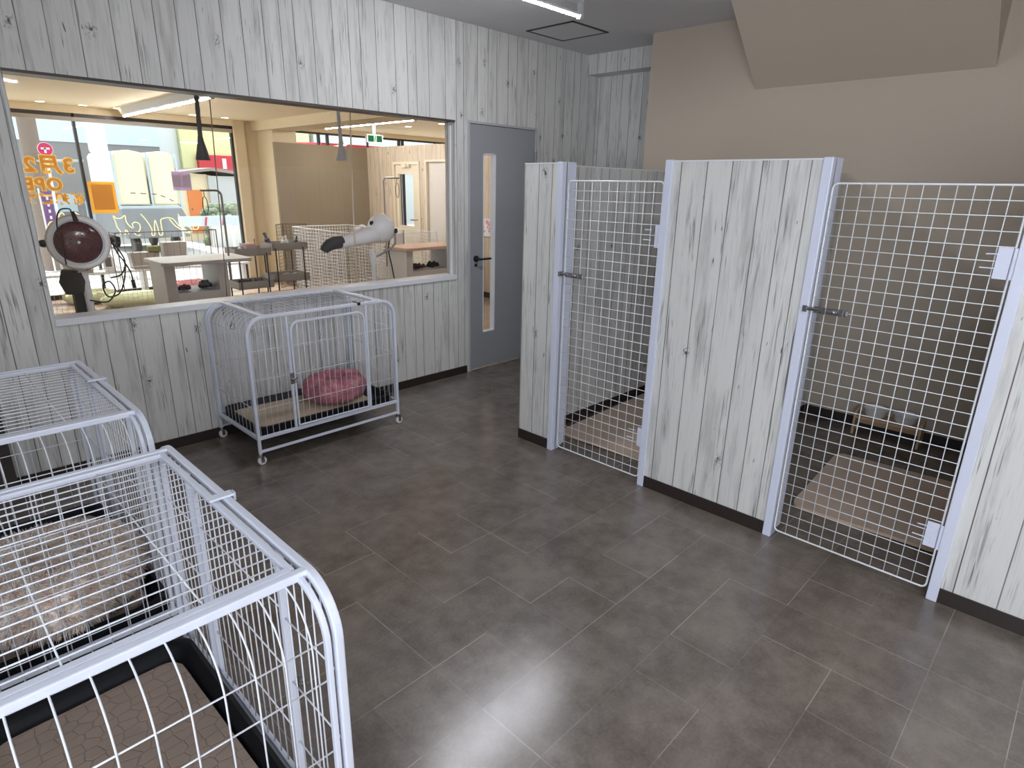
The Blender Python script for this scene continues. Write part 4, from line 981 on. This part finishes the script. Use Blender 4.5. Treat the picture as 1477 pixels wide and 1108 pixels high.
# small house with orange door
bd=thing('small_house','small cream house with an orange door behind the truck','house',(6.9,19,-.1))
MB().box(6.0,7.03,19,21.5,-.1,1.70).build('cream_wall',pm('cream_render',(240,224,190),.8,var=.02),bd,world=True)
MB().box(7.03,9.0,18.9,21.5,-.1,1.66).build('grey_wall',pm('light_grey_render',(196,198,200),.8,var=.02),bd,world=True)
m=MB(); m.prism([(5.9,1.70),(7.1,1.88),(9.3,1.62),(9.3,1.56),(7.1,1.80),(5.9,1.64)],18.7,21.7,'y'); m.build('roof',pm('brown_grey_roof',(150,138,130),.8),bd,world=True)
dd_=MB().box(6.45,6.84,18.96,19.0,.1,1.27).build('house_door',pm('orange_paint',(226,130,60),.6),bd,world=True)
MB().ball((6.52,18.95,.75),.02,8,6).build('door_knob',M_dark,dd_,world=True)
# kei truck with cream canvas boxes
t=thing('delivery_truck','small truck with two cream canvas covered boxes parked across the road','truck',(4.65,16.8,-.1))
M_canvas=pm('cream_canvas',(222,218,192),.8,var=.05,scale=6)
for (x0,x1) in ((4.02,4.62),(4.70,5.24)):
    m=MB(); pr=[(x0,.98),(x1,.98),(x1,2.02),(x1-.06,2.10),((x0+x1)/2,2.14),(x0+.06,2.10),(x0,2.02)]; m.prism(pr,16.0,18.2,'y'); m.build('canvas_cover',M_canvas,t,world=True,bevel=.02)
m=MB()
for x in (3.98,4.66,5.27): m.box(x-.02,x+.02,15.95,15.99,.9,2.1)
m.box(3.96,5.30,15.94,15.99,.90,.96); m.build('frame_rails',pm('pale_blue_steel',(190,204,214),.4,metal=.3),t,world=True)
m=MB(); m.prism([(4.0,.25),(5.35,.25),(5.40,.55),(5.25,.90),(4.0,.90)],15.9,18.3,'y'); m.build('body',pm('grey_truck_body',(128,132,136),.4),t,world=True,bevel=.03)
for x in (4.25,5.1):
    for y in (16.2,17.9):
        MB().lathe([(.16,-.07),(.2,-.05),(.2,.05),(.16,.07)],(x,y,.10),(1,0,0),20).build('wheel',M_dark,t,world=True)
# utility pole, sign arm
t=thing('utility_pole','concrete utility pole with a pipe arm outside the street window','pole',(2.25,14,-.1))
MB().tube([(2.25,14,-.1),(2.33,14,4.5)],[.15,.13],20).build('shaft',pm('weathered_concrete',(128,114,104),.9,var=.1),t,world=True,smooth='auto')
MB().tube([(2.1,13.85,2.55),(3.1,13.85,2.60),(3.2,13.85,2.56),(3.24,13.85,2.45)],.022,8).tube([(2.3,13.85,1.80),(3.0,13.85,1.83)],.022,8).build('pipe_arm',pm('grey_pipe',(176,180,184),.4,metal=.4),t,world=True,smooth=True)
m=MB(); m.prism(rr(3.12,3.42,1.96,2.50,.07),13.82,13.88,'y'); tag(m.build('hanging_sign',pm('white_signboard',(228,236,240),.5,var=.02),None,bevel=.008),'white rounded signboard hanging from the pipe arm','sign')
t=thing('round_street_sign','round red and white street sign on the utility pole','sign',(2.42,13.0,1.80))
MB().lathe([(.100,0),(.100,.012)],(2.31,13.0,1.97),(0,1,0),28).build('sign_disc',pm('crimson_sign',(206,36,92),.5),t,world=True)
MB().lathe([(.107,.002),(.107,.010)],(2.31,13.001,1.97),(0,1,0),28).build('sign_rim',M_white,t,world=True)
MB().box(2.25,2.37,12.985,12.992,1.965,1.995).box(2.29,2.32,12.985,12.992,1.91,1.99).build('sign_mark',M_white,t,world=True)
MB().tube([(2.30,13.02,-.1),(2.31,13.02,1.96)],.02,8).build('sign_pole',M_white,t,world=True)
t=thing('street_banner','tall purple banner with white characters beside the utility pole','banner',(2.14,12.6,.2))
MB().box(2.06,2.20,12.60,12.612,.70,1.32).build('banner_cloth',pm('purple_cloth',(110,72,128),.7),t,world=True)
m=MB()
for k in range(5): m.box(2.115,2.145,12.592,12.599,.78+.10*k,.83+.10*k)
m.build('banner_print',M_white,t,world=True)
MB().tube([(2.04,12.61,-.1),(2.04,12.61,1.36)],.012,8).build('banner_pole',M_white,t,world=True)
t=thing('roadside_rail','low white and blue roadside banner rail with red marks','barrier',(4.8,13,-.1))
MB().box(4.2,6.4,13.0,13.04,.67,.86).build('rail_board',pm('pale_blue_board',(206,222,238),.6),t,world=True)
m=MB()
for x in (4.66,5.0): m.prism([(x,.68),(x+.03,.68),(x+.06,.84),(x+.03,.84)],12.985,12.997,'y')
m.build('red_mark',pm('red_mark_paint',(206,50,66),.6),t,world=True)
for x in (4.25,5.2,6.3): MB().box(x,x+.04,13.04,13.08,-.1,.86).build('rail_post',M_white,t,world=True)
m=MB(); rnd=random.Random(9)
for k in range(130): m.ball((rnd.uniform(6.2,7.6),rnd.uniform(16.9,17.4),rnd.uniform(-.02,.85)),rnd.uniform(.09,.16),7,5)
tag(MB().box(6.1,7.9,16.6,16.75,-.15,.60).build('low_wall',pm('pale_block_wall',(214,212,208),.8),None),'low pale wall in front of the hedge across the road','wall')
h=tag(m.build('hedge',pm('dusty_green_leaves',(124,134,112),.9,var=.5,scale=30),None),'clipped green hedge beside the grey house wall','hedge')

# ------------------------------------------------------------------ lighting
w=bpy.data.worlds.new('sky'); bpy.context.scene.world=w; w.use_nodes=True; nt=w.node_tree; nt.nodes.clear()
out=nt.nodes.new('ShaderNodeOutputWorld'); bg=nt.nodes.new('ShaderNodeBackground'); bg.inputs[0].default_value=(.86,.93,1,1); bg.inputs[1].default_value=2.3; nt.links.new(bg.outputs[0],out.inputs[0])
def light(name,typ,loc,rot,energy,color=(1,1,1),**kw):
    l=bpy.data.lights.new(name,typ); l.energy=energy; l.color=color
    for k,v in kw.items(): setattr(l,k,v)
    o=bpy.data.objects.new(name,l); C.objects.link(o); o.location=loc; o.rotation_euler=rot; return o
light('sun','SUN',(0,0,20),(R(-28),0,R(20)),8.0,(1,.97,.92),angle=R(2))
# daylight through the window in the unseen near-side wall
light('daylight_window','AREA',(-1.86,-1.15,1.5),(0,R(-90),0),110,(.82,.89,1.0),shape='RECTANGLE',size=1.5,size_y=2.4)
sc=bpy.context.scene
sc.view_settings.view_transform='Standard'; sc.view_settings.look='None'; sc.view_settings.gamma=1; sc.view_settings.exposure=0.0; sc.view_settings.use_curve_mapping=False
sc.cycles.max_bounces=8; sc.cycles.transparent_max_bounces=16; sc.cycles.diffuse_bounces=4; sc.cycles.glossy_bounces=3
sc.cycles.caustics_reflective=False; sc.cycles.caustics_refractive=False; sc.cycles.sample_clamp_indirect=6
sc.cycles.use_denoising=True
